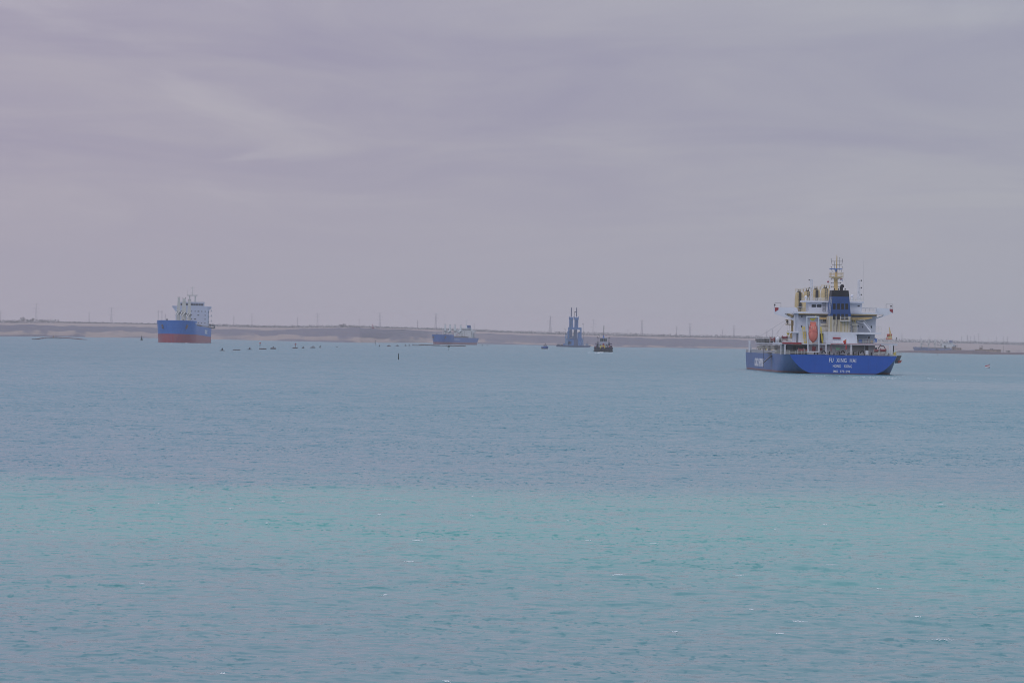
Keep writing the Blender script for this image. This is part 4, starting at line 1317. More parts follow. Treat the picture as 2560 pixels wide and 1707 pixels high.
# the hazier blue ship behind the floating pipeline
q = on_water(1060 + 545 / 14.7, 860.8)
M3_ = Matrix.Translation((q.x, q.y, 0)) @ Matrix.Rotation(R(-14.6), 4, 'Z')
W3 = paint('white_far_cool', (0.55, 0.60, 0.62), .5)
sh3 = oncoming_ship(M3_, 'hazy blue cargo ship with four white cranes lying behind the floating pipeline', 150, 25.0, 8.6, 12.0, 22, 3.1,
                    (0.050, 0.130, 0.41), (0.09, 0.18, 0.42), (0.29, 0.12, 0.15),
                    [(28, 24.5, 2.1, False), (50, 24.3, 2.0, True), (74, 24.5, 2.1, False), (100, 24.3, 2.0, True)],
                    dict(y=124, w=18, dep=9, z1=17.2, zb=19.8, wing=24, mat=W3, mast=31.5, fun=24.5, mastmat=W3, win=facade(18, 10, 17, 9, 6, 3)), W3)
for k in range(11):
    part(MB().bx(12.5, 12.56, 26 + k * 2.3, 27.3 + k * 2.3, 5.9, 6.8), 'name_mark', LETTER, sh3)

# the distant ship whose hull is half hidden by the spit
M4_ = Matrix.Translation(at_dist(2200 + 600 / 6.53, 860, 8500)); M4_.translation.z = 0
M4_ = M4_ @ Matrix.Rotation(R(-31.5), 4, 'Z')
sh4 = oncoming_ship(M4_, 'faint distant cargo ship with white block and four cranes beyond the right hand spit', 175, 28.0, 6.2, 8.0, 22, 1.5,
                    (0.05, 0.09, 0.27), (0.09, 0.14, 0.27), (0.2, 0.06, 0.08),
                    [(21, 23.5, 2.6, False), (54, 23.5, 2.6, True), (82, 23.5, 2.6, False), (112, 23.5, 2.6, True)],
                    dict(y=140, w=24, dep=12, z1=14.5, zb=17.5, wing=28, mat=W3, mast=29, fun=23, mastmat=W3, win=facade(24, 7, 14, 12, 6, 3)), CR2)

# ------------------------------------------------------------------ tug
q = on_water(1508.2, 879.8)
TM = Matrix.Translation((q.x, q.y, 0)) @ Matrix.Rotation(R(-1.2), 4, 'Z')
T = Frame(TM, 1340, 750, 10.4545)
tug = empty('tugboat', TM, 'dark tugboat with yellow staple, white wheelhouse and tall thin mast, heading this way', 'tugboat')
TH = paint('tug_hull', (0.045, 0.036, 0.058), .5, dirt=.4); TW = paint('tug_white', (0.33, 0.36, 0.44), .5, dirt=.4)


def hbt(y, z):
    u = min(max(z / 3.6, 0), 1)
    e = 1 - min(max(y / 6.0, 0), 1)
    return max(6.9 * max(1 - e ** 3.0, 0) ** .5 - (1 - u) * .5, 0.0) * (1 if y < 26 else 1 - .12 * (y - 26) / 6)


zs_ = [-1.5, 0, 1.0, 2.0, 3.0, 3.6]
mb = hull_mesh(hbt, [0, .2, .6, 1.2, 2.2, 3.5, 5, 7, 10, 18, 26, 32], zs_)
mb.v = [(x, y - .25 * max(z, 0) * max(0, 1 - y / 8), z - (0.1 if z > 3.3 else 0)) for x, y, z in mb.v]
part(mb, 'hull', TH, tug, smooth=True)
mb = MB(); q_ = [(-hbt(y, 3), y, 2.9) for y in (1.2, 3.5, 7, 18, 26, 32)] + [(hbt(y, 3), y, 2.9) for y in (32, 26, 18, 7, 3.5, 1.2)]; mb.add(q_, [tuple(range(12))[::-1]]); part(mb, 'deck', DECKC, tug)
mb = MB(); pts = [(-hbt(y, .9) - .12, y - .15, .75) for y in (14, 7, 4, 2.2, 1.2, .5)] + [(0, -.5, .8)] + [(hbt(y, .9) + .12, y - .15, .75) for y in (.5, 1.2, 2.2, 4, 7, 14)]
mb.path(pts, .62, 8); part(mb, 'fender', BLACK, tug)
mb = MB()
for X in (1683, 1797):
    mb.bar(T.p(X, 1262, -1.1), T.p(X, 1200, -.9), .5)
mb.bar(T.p(1678, 1203, -.9), T.p(1802, 1203, -.9), .6); part(mb, 'tow_staple', YEL, tug)
mb = MB(); mb.bx(-3.6, 3.6, 8, 20, 2.9, 6.4); mb.bx(-4.6, 4.6, 10, 19, 6.42, 6.7); dh_ = part(mb, 'deckhouse', TW, tug)
for x_ in (-2.4, 0, 2.4):
    mb = MB(); mb.bx(x_ - .4, x_ + .4, 7.94, 8.05, 4.6, 5.5); part(mb, 'window', GLASS, dh_)
mb = MB(); mb.frustum((-2.7, 2.7, 11, 17), 6.7, (-2.5, 2.5, 11, 16.5), 7.6); mb.bx(-2.7, 2.7, 10.8, 16.8, 9.8, 10.2); wh_ = part(mb, 'wheelhouse', TW, tug)
mb = MB(); mb.bx(-2.4, 2.4, 11.1, 16.4, 7.6, 9.8); part(mb, 'window', paint('tug_glass', (.03, .05, .045), .1), wh_)
mb = MB()
for x_ in (-2.5, -1.25, 0, 1.25, 2.5):
    mb.tube((x_, 11.02, 7.5), (x_, 11.0, 9.9), .13, n=4)
part(mb, 'mullion', TW, wh_)
for s_ in (-1, 1):
    mb = MB(); mb.frustum((s_ * 4.0 - .8, s_ * 4.0 + .8, 15, 18), 2.9, (s_ * 4.2 - .7, s_ * 4.2 + .7, 15, 17.6), 7.2); part(mb, 'funnel', DARK, tug)
    mb = MB(); mb.tube((s_ * 4.0, 13, 6.6), (s_ * 4.0, 13, 10.2), .16); mb.tube((s_ * 3.9, 13, 10.1), (s_ * 4.5, 12, 10.9), .32, .22, 6); part(mb, 'fire_monitor', DARK, tug)
    mb = MB(); mb.rail([(s_ * 6.3, 4, 3.3), (s_ * 6.5, 26, 3.3)], 1.3, 2, .07); part(mb, 'railing', DKGREY, tug)
    mb = MB()
    for y_ in (2.5, 6.5):
        mb.lathe([(.55, -.2), (.55, .2)], 10, (s_ * (hbt(y_, 2.5) + .05), y_ - .3, 2.6), 'X')
    part(mb, 'tyre', BLACK, tug)
mb = MB(); mb.frustum((-.75, .75, 12.5, 14), 10.2, (-.25, .25, 13, 13.5), 12.2); part(mb, 'mast_foot', paint('tug_blue', (.05, .14, .42), .5), tug)
mb = MB(); a, b = Vector((0, 13.2, 12)), Vector((.1, 13.2, 19.6)); mb.tube(a, b, .16, .1)
for k in range(9):
    c = a.lerp(b, .12 + .1 * k); w_ = .7 if k in (0, 2) else .38; mb.tube(c - Vector((w_, 0, 0)), c + Vector((w_, 0, 0)), .08)
part(mb, 'mast', DARK, tug)
mb = MB(); mb.tube((2.0, 13, 10), (2.0, 13, 12.6), .05); mb.bx(1.7, 2.7, 13, 13.05, 12.2, 12.55); part(mb, 'flag', TW, tug)
mb = MB(); mb.bx(1.7, 2.7, 13, 13.05, 12.0, 12.2); mb.bx(1.7, 2.7, 13, 13.05, 12.55, 12.75); part(mb, 'flag_stripe', REDB, tug)
mb = MB(); mb.ball((-3.0, 13, 12.1), .3, 8, 5); mb.tube((-3, 13, 10), (-3, 13, 12), .06); part(mb, 'signal_ball', DARK, tug)
mb = MB(); mb.bx(-.6, .6, 7.4, 7.9, 3, 6.2); part(mb, 'winch', DRED, tug)
rt = random.Random(5)
for k in range(14):
    x_ = (-1) ** k * rt.uniform(3.2, 6.2); y_ = rt.uniform(2.5, 9); h_ = rt.uniform(.8, 2.4)
    mb = MB(); mb.lathe([(.45, 0), (.4, h_ * .6), (.55, h_ * .7), (.25, h_)], 8, (x_, y_, 2.85)); part(mb, 'deck_fitting', (DARK, TW, DKGREY, TH, DRED)[k % 5], tug)
for s_ in (-1, 1):
    mb = MB(); mb.bx(s_ * 5.6 - .9, s_ * 5.6 + .9, 9, 14, 2.9, 5.0); mb.bx(s_ * 5.2 - 1.1, s_ * 5.2 + 1.1, 9.4, 13, 5.6, 6.3); part(mb, 'side_locker', paint('tug_plum', (.13, .10, .16), .5), tug)

# ------------------------------------------------------------------ small launch
q = on_water(1365.3, 872.3)
LM = Matrix.Translation((q.x, q.y, 0)) @ Matrix.Rotation(R(9), 4, 'Z')
launch = empty('launch', LM, 'small blue motor launch with white cabin near the dredger', 'launch')


def hbl(y, z):
    u = min(max(z / 1.8, 0), 1)
    e = 1 - min(max(y / 4.5, 0), 1)
    return max(2.5 * max(1 - e ** 2.6, 0) ** .5 - (1 - u) * .35, 0.0)


LB = hull_paint('launch_blue', (.05, .13, .42), (.03, .035, .06), .8)
mb = hull_mesh(hbl, [0, .2, .6, 1.3, 2.4, 4, 7, 12], [-.6, 0, .6, 1.2, 1.9]); mb.v = [(x, y - .3 * max(z, 0) * max(0, 1 - y / 5), z + (.5 * max(0, 1 - y / 6) if z > 1.5 else 0)) for x, y, z in mb.v]
part(mb, 'hull', LB, launch, smooth=True)
mb = MB(); q_ = [(-hbl(y, 1.6), y, 1.55) for y in (.6, 1.3, 2.4, 4, 7, 12)] + [(hbl(y, 1.6), y, 1.55) for y in (12, 7, 4, 2.4, 1.3, .6)]; mb.add(q_, [tuple(range(12))[::-1]]); part(mb, 'deck', GREY, launch)
mb = MB(); mb.frustum((-1.5, 1.5, 4, 8.5), 1.6, (-1.3, 1.3, 4.4, 8.5), 2.7); mb.bx(-1.5, 1.5, 4.2, 8.8, 3.5, 3.7)
for x_ in (-1.3, -.45, .4, 1.2):
    mb.bx(x_ - .08, x_ + .1, 4.4, 4.5, 2.7, 3.5)
cb_ = part(mb, 'cabin', TW, launch)
mb = MB(); mb.bx(-1.2, 1.2, 4.6, 8.3, 2.7, 3.5); part(mb, 'window', GLASS, cb_)
mb = MB(); mb.tube((0, 6, 3.7), (0, 6, 5.4), .08); mb.tube((-.6, 6, 4.9), (.6, 6, 4.9), .06); mb.bx(.3, 1.0, 5.9, 6, 4.2, 4.7); part(mb, 'mast', DARK, launch)
mb = MB(); mb.path([(-2.5, 10, 1.0), (-2.55, 4, 1.0), (-1.2, .6, 1.2), (0, -.5, 1.3), (1.2, .6, 1.2), (2.55, 4, 1.0), (2.5, 10, 1.0)], .16, 6); part(mb, 'fender', BLACK, launch)

# ------------------------------------------------------------------ dredger
q = on_water(1438, 867.7)
DM = Matrix.Translation((q.x, q.y, 0)) @ Matrix.Rotation(R(-1), 4, 'Z')
G = Frame(DM, 1400, 760, 13.07)
dredger = empty('dredger', DM, 'tall blue cutter dredger with twin towers and spuds moored off the far bank', 'dredger')
DB = paint('dredger_blue', (.085, .185, .42), .5, dirt=.5, dirt_col=(.10, .14, .24), streak=.4, scale=.25)
DB2 = paint('dredger_pale_blue', (.18, .29, .46), .5, dirt=.5, dirt_col=(.11, .17, .30), streak=.4, scale=.25)
DBD = paint('dredger_dark_blue', (.085, .11, .20), .6, dirt=.5)


def gb(name, mat, X0, Y0, X1, Y1, yl, dep, par=dredger):
    return part(G.box(MB(), X0, Y0, X1, Y1, yl, dep), name, mat, par)


def gbm(name, mat, rects, par=dredger):
    mb = MB()
    for (X0, Y0, X1, Y1, yl, dep) in rects:
        G.box(mb, X0, Y0, X1, Y1, yl, dep)
    return part(mb, name, mat, par)


a_, b_, c_, d_ = G.rect(-130, 1352, 800, 1412, 0)
mb = MB(); mb.frustum((a_ + 1.5, b_ - 1.5, 1, 59), -2.5, (a_, b_, 0, 60), 2.0); part(mb, 'pontoon', DBD, dredger)
for X in (372, 545):
    mb = MB(); mb.tube(G.p(X - 4, 420, 6), G.p(X + 2, 118, 6), .62, .55, 10); part(mb, 'spud', paint('spud_steel', (.06, .08, .16), .5), dredger)
for i, (x0, x1, yt) in enumerate(((290, 440, 400), (460, 612, 408))):
    tw = empty('tower'); tw.parent = dredger
    xm = (x0 + x1) / 2
    gbm('tower_head', DB, [(x0 + 10, yt + 35, x1 - 8, yt + 108, 3, 5), (x0, yt, x0 + 22, yt + 100, 3, 5), (x1 - 20, yt + 4, x1, yt + 100, 3, 5), (xm - 28, yt + 18, xm - 12, yt + 40, 3.5, 4), (xm + 14, yt + 15, xm + 30, yt + 40, 3.5, 4)], tw)
    gbm('tower_leg', DB, [(x0 + 10, yt + 105, x0 + 34, 790, 3, 1.5), (x1 - 36, yt + 105, x1 - 14, 790, 3, 1.5), (x0 + 10, yt + 105, x0 + 34, 790, 7, 1.5), (x1 - 36, yt + 105, x1 - 14, 790, 7, 1.5)], tw)
    gbm('tower_panel', (DB2, DB)[i], [(x0 + 36, yt + 105, x1 - 30, 780, 4.4, 2.5)] + ([(x0 + 30, yt + 105, x1 - 34, 560, 4, 3), (x0 + 34, 700, x1 - 34, 790, 4, 3)] if i else [(x0 + 30, 620, x1 - 36, 700, 4, 3)]), tw)
    mb = MB()
    for k in range(5):
        Yk = yt + 130 + k * 50
        mb.tube(G.p(x0 + 22, Yk, 3.2), G.p(x1 - 25, Yk + 45, 3.2), .22, n=4)
    part(mb, 'bracing', DB, tw)
gbm('portal_beam', DB, [(258, 768, 706, 832, 2, 6), (258, 755, 278, 780, 2, 6)])
gbm('portal_leg', DB, [(262, 832, 300, 1110, 2, 5), (660, 832, 704, 960, 2, 5), (640, 832, 662, 852, 2.5, 4)])
gbm('portal_leg', DBD, [(325, 832, 398, 1110, 2.5, 5), (500, 832, 560, 1150, 2.5, 5), (445, 832, 470, 1100, 3, 4)])
gbm('machinery_house', DB, [(178, 1125, 742, 1358, 20, 14)])
gbm('machinery_house', DB2, [(262, 840, 322, 1120, 9, 6), (455, 840, 560, 1130, 10, 5)])
gbm('machinery_house', DB2, [(240, 900, 320, 1110, 4, 8), (400, 1040, 500, 1120, 4, 6)])
gbm('machinery_house', DB, [(570, 935, 705, 1210, 3, 10), (590, 1200, 742, 1360, 1.5, 14)])
gbm('machinery_house', DB2, [(170, 1110, 330, 1200, 4, 16), (165, 1180, 260, 1360, 2, 18)])
gbm('machinery_house', DB, [(255, 1150, 450, 1220, 3, 14), (255, 1320, 440, 1360, 1, 12)])
gbm('machinery_house', DBD, [(300, 1215, 380, 1330, 5, 12), (455, 1150, 578, 1362, 2, 16)])
gbm('machinery_house', DB, [(375, 1210, 460, 1330, 2, 10), (105, 1290, 180, 1360, 4, 12)])
mb = MB()
for (Xa, Ya, Xb, Yb) in ((630, 1220, 600, 1360), (640, 1220, 690, 1360), (745, 1130, 765, 1360), (705, 1100, 745, 1200), (165, 1190, 240, 905), (190, 1360, 172, 1000), (690, 1200, 790, 1370)):
    mb.tube(G.p(Xa, Ya, 1.5), G.p(Xb, Yb, 1.5), .38, n=5)
part(mb, 'frame_strut', DB2, dredger)
for (Xm, Yt, Yb) in ((170, 822, 1200), (757, 655, 1300)):
    mb = MB(); mb.tube(G.p(Xm, Yb, 8), G.p(Xm, Yt, 8), .22, .14); mb.bx(*(lambda c: (c.x - .7, c.x + .5, 7.6, 8.4, c.z - .3, c.z + .3))(G.p(Xm - 4, Yt, 8)))
    part(mb, 'light_mast', DKGREY, dredger)
mb = MB(); mb.tube(G.p(468, 410, 5), G.p(478, 235, 5), .16); sf = part(mb, 'flag_staff', DARK, dredger)
mb = MB(); mb.poly([G.p(480, 245, 5), G.p(522, 250, 5.3), G.p(522, 275, 5.2), G.p(480, 275, 5)], (0, .05, 0)); part(mb, 'flag', DARK, sf)
mb = MB(); mb.ball(G.p(430, 745, 4), .62, 8, 5); part(mb, 'lamp', WHITE2, dredger)
mb = MB(); G.box(mb, -90, 1310, -10, 1356, 6, 5); G.box(mb, 20, 1320, 90, 1356, 6, 5); G.box(mb, -115, 1338, 120, 1356, 3, 8); part(mb, 'deck_gear', DARK, dredger)
mb = MB(); c = G.p(630, 932, 4); mb.bx(c.x - .9, c.x + .9, 3, 5, c.z - .5, c.z + .9); part(mb, 'winch_cab', DARK, dredger)

# workboat alongside
WM_ = Matrix.Translation(DM.translation + Vector((G.p(890, 1400, 4).x, -6, 0)))
wb = empty('workboat', WM_, 'small blue grey workboat tied up against the end of the dredger', 'workboat')


def hbw(z, y):
    return 0


mb = MB(); q_ = [(-4.2, 0, 2.1), (-3.8, 0, -.6), (2.6, 0, -.6), (4.4, 0, 2.6)]
mb.poly([(x, -1.8, z) for x, _, z in q_], (0, 3.6, 0)); part(mb, 'hull', DBD, wb)
mb = MB(); mb.bx(-2.2, 1.4, -1.3, 1.3, 2.1, 4.2); cb_ = part(mb, 'cabin', DB2, wb)
for x_ in (-1.4, -.2, .8):
    mb = MB(); mb.bx(x_ - .35, x_ + .3, -1.36, -1.28, 3.2, 3.9); part(mb, 'window', GLASS, cb_)
mb = MB(); mb.tube((-.4, 0, 4.2), (-.4, 0, 7.6), .12); mb.tube((-1.2, 0, 5.8), (.4, 0, 5.8), .1); part(mb, 'mast', DARK, wb)
mb = MB(); mb.rail([(-4, -1.7, 2.1), (3.6, -1.7, 2.4)], .9, 1.2, .06); part(mb, 'railing', FADEW, wb)
# ------------------------------------------------------------------ far shore
def curve(pts):
    xs, vs = zip(*pts)
    return lambda x: np.interp(x, xs, vs)


Y_SHORE = curve([(-700, 829), (0, 840.3), (200, 842.5), (400, 845.3), (700, 852), (900, 856.6), (1070, 857), (1340, 862.5), (1540, 867.5), (1880, 872.3), (2150, 877)])
Y_RIDGE = curve([(-700, 803), (0, 811.5), (60, 811), (160, 815), (320, 817), (400, 819.8), (520, 822.2), (600, 824), (660, 825), (720, 823.5), (780, 821.5), (860, 820.2), (900, 820.3), (960, 822), (1020, 824.5),
                 (1080, 828), (1130, 830), (1200, 834), (1340, 839), (1450, 842), (1560, 843.5), (1640, 846.5), (1720, 846.5), (1800, 848), (1880, 850), (2150, 858)])
Y_TREE = curve([(-700, 796), (0, 807.5), (150, 807.0), (400, 811), (520, 815.5), (700, 819.5), (900, 819.0), (1000, 821.5), (1100, 825), (1200, 829), (1340, 834.5), (1540, 840), (1880, 846), (2100, 850), (2250, 855.5), (2400, 858), (2560, 862.5), (3300, 876)])
Y_BOUND = curve([(-700, 815), (0, 825.5), (150, 827.5), (300, 829.3), (400, 831), (520, 834), (620, 835), (700, 838), (800, 841), (880, 843.5), (960, 845), (1080, 847), (1200, 850), (1340, 858), (1540, 863.8), (1880, 868.5), (2150, 873)])
DARKF = curve([(-700, .9), (0, .75), (300, .95), (700, 1.0), (900, 1.0), (1000, .95), (1150, .55), (1340, .8), (1600, .9), (1880, .9), (2200, .4)])

col_x = np.arange(-760, 3330, 5.0)
grid, attr = [], []
land_top = {}
gn = np.random.default_rng(3)


def smooth_noise(n, k):
    a = gn.normal(0, 1, n + 4 * k)
    ker = np.hanning(2 * k + 1); ker /= np.sqrt((ker ** 2).sum())
    return np.convolve(a, ker, 'same')[2 * k:2 * k + n]


N1, N2, N3 = (smooth_noise(len(col_x), k) for k in (3, 9, 25))
rel = [smooth_noise(len(col_x), 4) for _ in range(40)]
GROUND = []
for i, x in enumerate(col_x):
    w_r = float(np.clip((x - 2080) / 160, 0, 1)); w_r = w_r * w_r * (3 - 2 * w_r)
    xl = min(x, 2150)
    pw = on_water(xl, float(Y_SHORE(xl)))
    Ds = min(pw.y, 7200) * (1 - w_r) + 8950 * w_r
    Dt = 10200 * (1 - w_r) + 11200 * w_r
    zt_ = at_dist(x, float(Y_TREE(x)), Dt).z
    rws = []
    if w_r < 1:
        zr = at_dist(xl, float(Y_RIDGE(xl)), Ds + 430).z
        zb_ = at_dist(xl, float(Y_BOUND(xl)), Ds + 190).z
    else:
        zr, zb_ = 8.0, 4.0
    zr = zr * (1 - w_r) + 7.5 * w_r
    zb_ = max(zb_ * (1 - w_r) + 3.5 * w_r, .8)
    df = float(DARKF(x)) * (1 - w_r)
    zb_ = max(zb_ * (1 + .16 * N2[i]), .8)
    mud = float(np.clip(.15 + .55 * N3[i] + .3 * N2[i], 0, 1)) if x > 210 else .9
    pat = float(np.clip(.12 + .4 * N2[i] + .3 * N1[i], 0, .8))
    prof = [(-60, -2.5, mud), (0, -.15, mud), (14, .7, mud), (60, zb_ * .45, pat * .5), (120, zb_ * .8, pat), (185, zb_, pat), (200, zb_ + (zr - zb_) * .10, df * .9)]
    for k in range(1, 9):
        u = k / 9
        prof.append((200 + 230 * u, zb_ + (zr - zb_) * (.1 + .9 * u ** .85), df * (.75 + .25 * u)))
    prof += [(430, zr, df), (445, zr - .4, df * .9), (520, zr - 3.0, .1)]
    for k, (dD, z, dk) in enumerate(prof):
        amp = 0.0 if k < 2 else (.25 if k < 4 else .55)
        z = z + amp * (rel[k % 40][i] * .7 + N2[i] * .4) if k < len(prof) - 1 else z
        shift = (N1[i] * 5 + N2[i] * 9) if 0 < k < len(prof) - 3 else 0
        D = Ds + dD + shift
        rws.append((D, z, dk))
    De = Ds + 520
    for u in (.25, .5, .75, .93):
        zz = (zr - 3) * (1 - u) + zt_ * u
        rws.append((De + (Dt - De) * u, zz + .3 * rel[int(u * 30)][i], .0))
    rws += [(Dt, zt_, .45), (Dt + 400, zt_ + .5, .5), (Dt + 3000, zt_, .3), (15800, zt_ - 2, .2)]
    GROUND.append((Dt, zt_))
    d = ray(x, 850)
    for D, z, dk in rws:
        grid.append((d.x / d.y * D, D, z)); attr.append(dk)
nrw = len(rws)
nc_ = len(col_x)
fs = []
for i in range(nc_ - 1):
    for j in range(nrw - 1):
        a = i * nrw + j
        fs.append((a, a + nrw, a + nrw + 1, a + 1))
me = bpy.data.meshes.new('terrain')
me.from_pydata(grid, [], fs)
at_ = me.attributes.new('spoil', 'FLOAT', 'POINT')
at_.data.foreach_set('value', np.array(attr, dtype=np.float32))
me.polygons.foreach_set('use_smooth', [True] * len(me.polygons))


def sand_mat(name, sand, spoil, const=None):
    m, t = new_mat(name)
    g = t.n('ShaderNodeNewGeometry')
    mp = t.n('ShaderNodeMapping', Vector=g.outputs['Position'], Scale=(0.012, 0.02, 0.35))
    n_ = t.n('ShaderNodeTexNoise', Vector=mp.outputs[0], Scale=1.0, Detail=6.0, Roughness=0.65)
    mp2 = t.n('ShaderNodeMapping', Vector=g.outputs['Position'], Scale=(0.05, 0.02, 0.6))
    n2_ = t.n('ShaderNodeTexNoise', Vector=mp2.outputs[0], Scale=1.0, Detail=5.0, Roughness=0.6)
    if const is None:
        a = t.n('ShaderNodeAttribute', {'attribute_name': 'spoil'})
        f = t.math('ADD', a.outputs['Fac'], t.math('MULTIPLY', t.math('SUBTRACT', n_.outputs['Fac'], .5), .9), True)
        f = t.ramp(f, .1, .75)
    else:
        f = t.math('MULTIPLY', t.ramp(n_.outputs['Fac'], .35, .6), const)
    c = t.mix(f, sand, spoil)
    c = t.mix(t.math('MULTIPLY', t.ramp(n2_.outputs['Fac'], .45, .7), .35), c, tuple(v * .65 for v in sand))
    finish(m, t, c, .95, spec=.1)
    return m


me.materials.append(sand_mat('bank_sand', (.31, .262, .24), (.160, .155, .185)))  # spoil tone lightened: part of the distance haze is in the colour
terr = bpy.data.objects.new('terrain', me)
COL.objects.link(terr)
tag(terr, 'sandy far bank with dark spoil slopes', 'bank', kind='structure')


c = on_water(104, 840.9)
c.y += 35
pb = empty('pump_box', Matrix.Translation((c.x, c.y, 1.0)), 'dark pipe and pump box on the shore behind the curved pipeline', 'pump')
mb = MB(); mb.bx(-2.2, 1.8, -1, 1, -.5, 2.2); mb.bx(2.0, 5.2, -.8, .8, -.5, .8); part(mb, 'box', flat('pump_dark', (.10, .095, .11)), pb)
mb = MB(); mb.tube((-2, 0, .9), (-36, 3, 1.3), .4); part(mb, 'pipe', flat('pump_dark', (.10, .095, .11)), pb)


def ground_z(x):
    return float(np.interp(x, col_x, [g_[1] for g_ in GROUND])), float(np.interp(x, col_x, [g_[0] for g_ in GROUND]))


# low dark spit on the right
SP_W = curve([(2235, 881.2), (2300, 882), (2353, 883.6), (2430, 885), (2560, 886.8), (3300, 899)])
SP_C = curve([(2235, 881.0), (2246, 877.2), (2265, 876.6), (2292, 876.8), (2340, 875.6), (2384, 874.6), (2420, 875.4), (2460, 876.6), (2476, 879.2), (2500, 880.6), (2560, 881.2), (3300, 893)])
sv, sf_, sa = [], [], []
sx = np.arange(2225, 3301, 3.0)
SPD = {}
for i, x in enumerate(sx):
    D0 = on_water(max(x, 2235), float(SP_W(x))).y
    zc = at_dist(x, float(SP_C(x)), D0 + 45).z + .12 * math.sin(x * .9) + .08 * math.sin(x * 2.3)
    d = ray(x, 880)
    q1 = 1.0
    pr = [(D0 - 40, -2.0, 1), (D0, -.1, 1), (D0 + 6, .5, 1), (D0 + 24, zc * .6, 1), (D0 + 45, zc, .95), (D0 + 52, zc - .1, .25), (D0 + 120, zc - .2, 0), (D0 + 500, zc - .3, 0), (D0 + 560, -2, 0)]
    if x < 2240:
        pr = [(D, min(z, -.5), a) for D, z, a in pr]
    SPD[x] = (D0, zc)
    for D, z, a in pr:
        sv.append((d.x / d.y * D, D, z)); sa.append(a)
n_ = len(pr)
for i in range(len(sx) - 1):
    for j in range(n_ - 1):
        a = i * n_ + j
        sf_.append((a, a + n_, a + n_ + 1, a + 1))
me = bpy.data.meshes.new('spit')
me.from_pydata(sv, [], sf_)
at_ = me.attributes.new('spoil', 'FLOAT', 'POINT')
at_.data.foreach_set('value', np.array(sa, dtype=np.float32))
me.materials.append(sand_mat('spit_earth', (.34, .285, .25), (.125, .100, .108)))
sp_o = bpy.data.objects.new('spit', me)
COL.objects.link(sp_o)
tag(sp_o, 'low spit of dark earth with sand behind', 'spit', kind='structure')


def spit_at(x, back):
    k = min(sx, key=lambda v: abs(v - x))
    D0, zc = SPD[k]
    d = ray(x, 880)
    D = D0 + back
    return Vector((d.x / d.y * D, D, zc - .25))


# hut, low building, pole, bushes on the spit
SANDY = paint('sandy_plaster', (.36, .29, .23), .8, dirt=.4)
SANDD = paint('dark_plaster', (.20, .165, .14), .8, dirt=.4)
c = spit_at(2392, 90)
hut = empty('hut', Matrix.Translation(c), 'two part sandy plaster hut with dark window openings behind the dark spit', 'hut')
mb = MB(); mb.bx(-6, 6.2, 0, 5, -.3, 3.3); wl_ = part(mb, 'wall', SANDY, hut)
mb = MB(); mb.bx(-6.4, -1.6, -.6, 5, -.3, 4.5); part(mb, 'wall', SANDD, hut)
mb = MB(); mb.bx(-6.6, -1.4, -.8, 5.2, 4.5, 4.75); mb.bx(-1.3, 6.4, -.2, 5.2, 3.3, 3.5); part(mb, 'roof', SANDY, hut)
for x_ in (-4.6, 0.4, 2.6, 5.0):
    mb = MB(); mb.bx(x_ - .55, x_ + .55, -.1 if x_ > -2 else -.7, .1 if x_ > -2 else -.5, .9, 2.7); part(mb, 'window', DARK, hut)
mb = MB(); mb.ball((-1.4, 1, 5.6), 1.0, 8, 5); mb.tube((-1.4, 1, 4), (-1.4, 1, 5), .3); part(mb, 'water_tank', DKGREY, hut)
mb = MB(); mb.tube((1.2, 2, 3.4), (1.2, 2, 8.5), .1); part(mb, 'antenna', DARK, hut)
c = spit_at(2470, 120)
lowb = empty('low_building', Matrix.Translation(c), 'long low sandy compound with flat roof and roof hut behind the spit', 'building')
mb = MB(); mb.bx(-17.5, 12, 0, 8, -.6, 2.2); part(mb, 'wall', SANDY, lowb)
mb = MB(); mb.bx(-17.8, 12.3, -.3, 8.3, 2.2, 2.9); part(mb, 'roof', SANDD, lowb)
mb = MB(); mb.bx(-11.5, -7.3, 2, 6, 2.9, 5.4); part(mb, 'roof_hut', SANDD, lowb)
for x_ in (-11, -9.3, -7.8):
    mb = MB(); mb.tube((x_, 3, 5.4), (x_, 3, 6.6), .12); mb.bx(x_ - .45, x_ + .45, 2.8, 3.2, 6.6, 7.8); part(mb, 'lamp_post', DARK, lowb)
for x_ in (4.2, 6.6):
    mb = MB(); mb.lathe([(.8, 2.9), (.9, 4.0), (.5, 4.5)], 8, (x_, 3, 0)); part(mb, 'water_tank', DARK, lowb)
mb = MB(); mb.bx(9.5, 18, 2, 7, -.4, 3.2); part(mb, 'shed', SANDD, lowb)
for x_ in (-14, -4, 1, 8):
    mb = MB(); mb.bx(x_ - .7, x_ + .7, -.06, .1, .2, 1.6); part(mb, 'window', DKGREY, lowb)
c = spit_at(2508, 110)
up_ = empty('utility_pole', Matrix.Translation(c), 'single dark wooden pole standing on the sand behind the low building', 'pole')
mb = MB(); mb.tube((0, 0, -.5), (0, 0, 9.5), .22, .14); part(mb, 'post', DARK, up_)
mb = MB(); mb.tube((-.9, 0, 8.6), (.9, 0, 8.6), .1); part(mb, 'crossarm', DARK, up_)


# ------------------------------------------------------------------ trees
def leaf_mat(name, a, b):
    m, t = new_mat(name)
    c = t.n('ShaderNodeTexCoord')
    n_ = t.n('ShaderNodeTexNoise', Vector=c.outputs['Object'], Scale=.6, Detail=3.0)
    finish(m, t, t.mix(n_.outputs['Fac'], a, b), .8, spec=.2)
    return m


LEAF = leaf_mat('foliage', (.060, .074, .080), (.095, .112, .108))  # leaf tones paled, some of the far haze is painted in
BARK = paint('bark', (.09, .07, .055), .9)


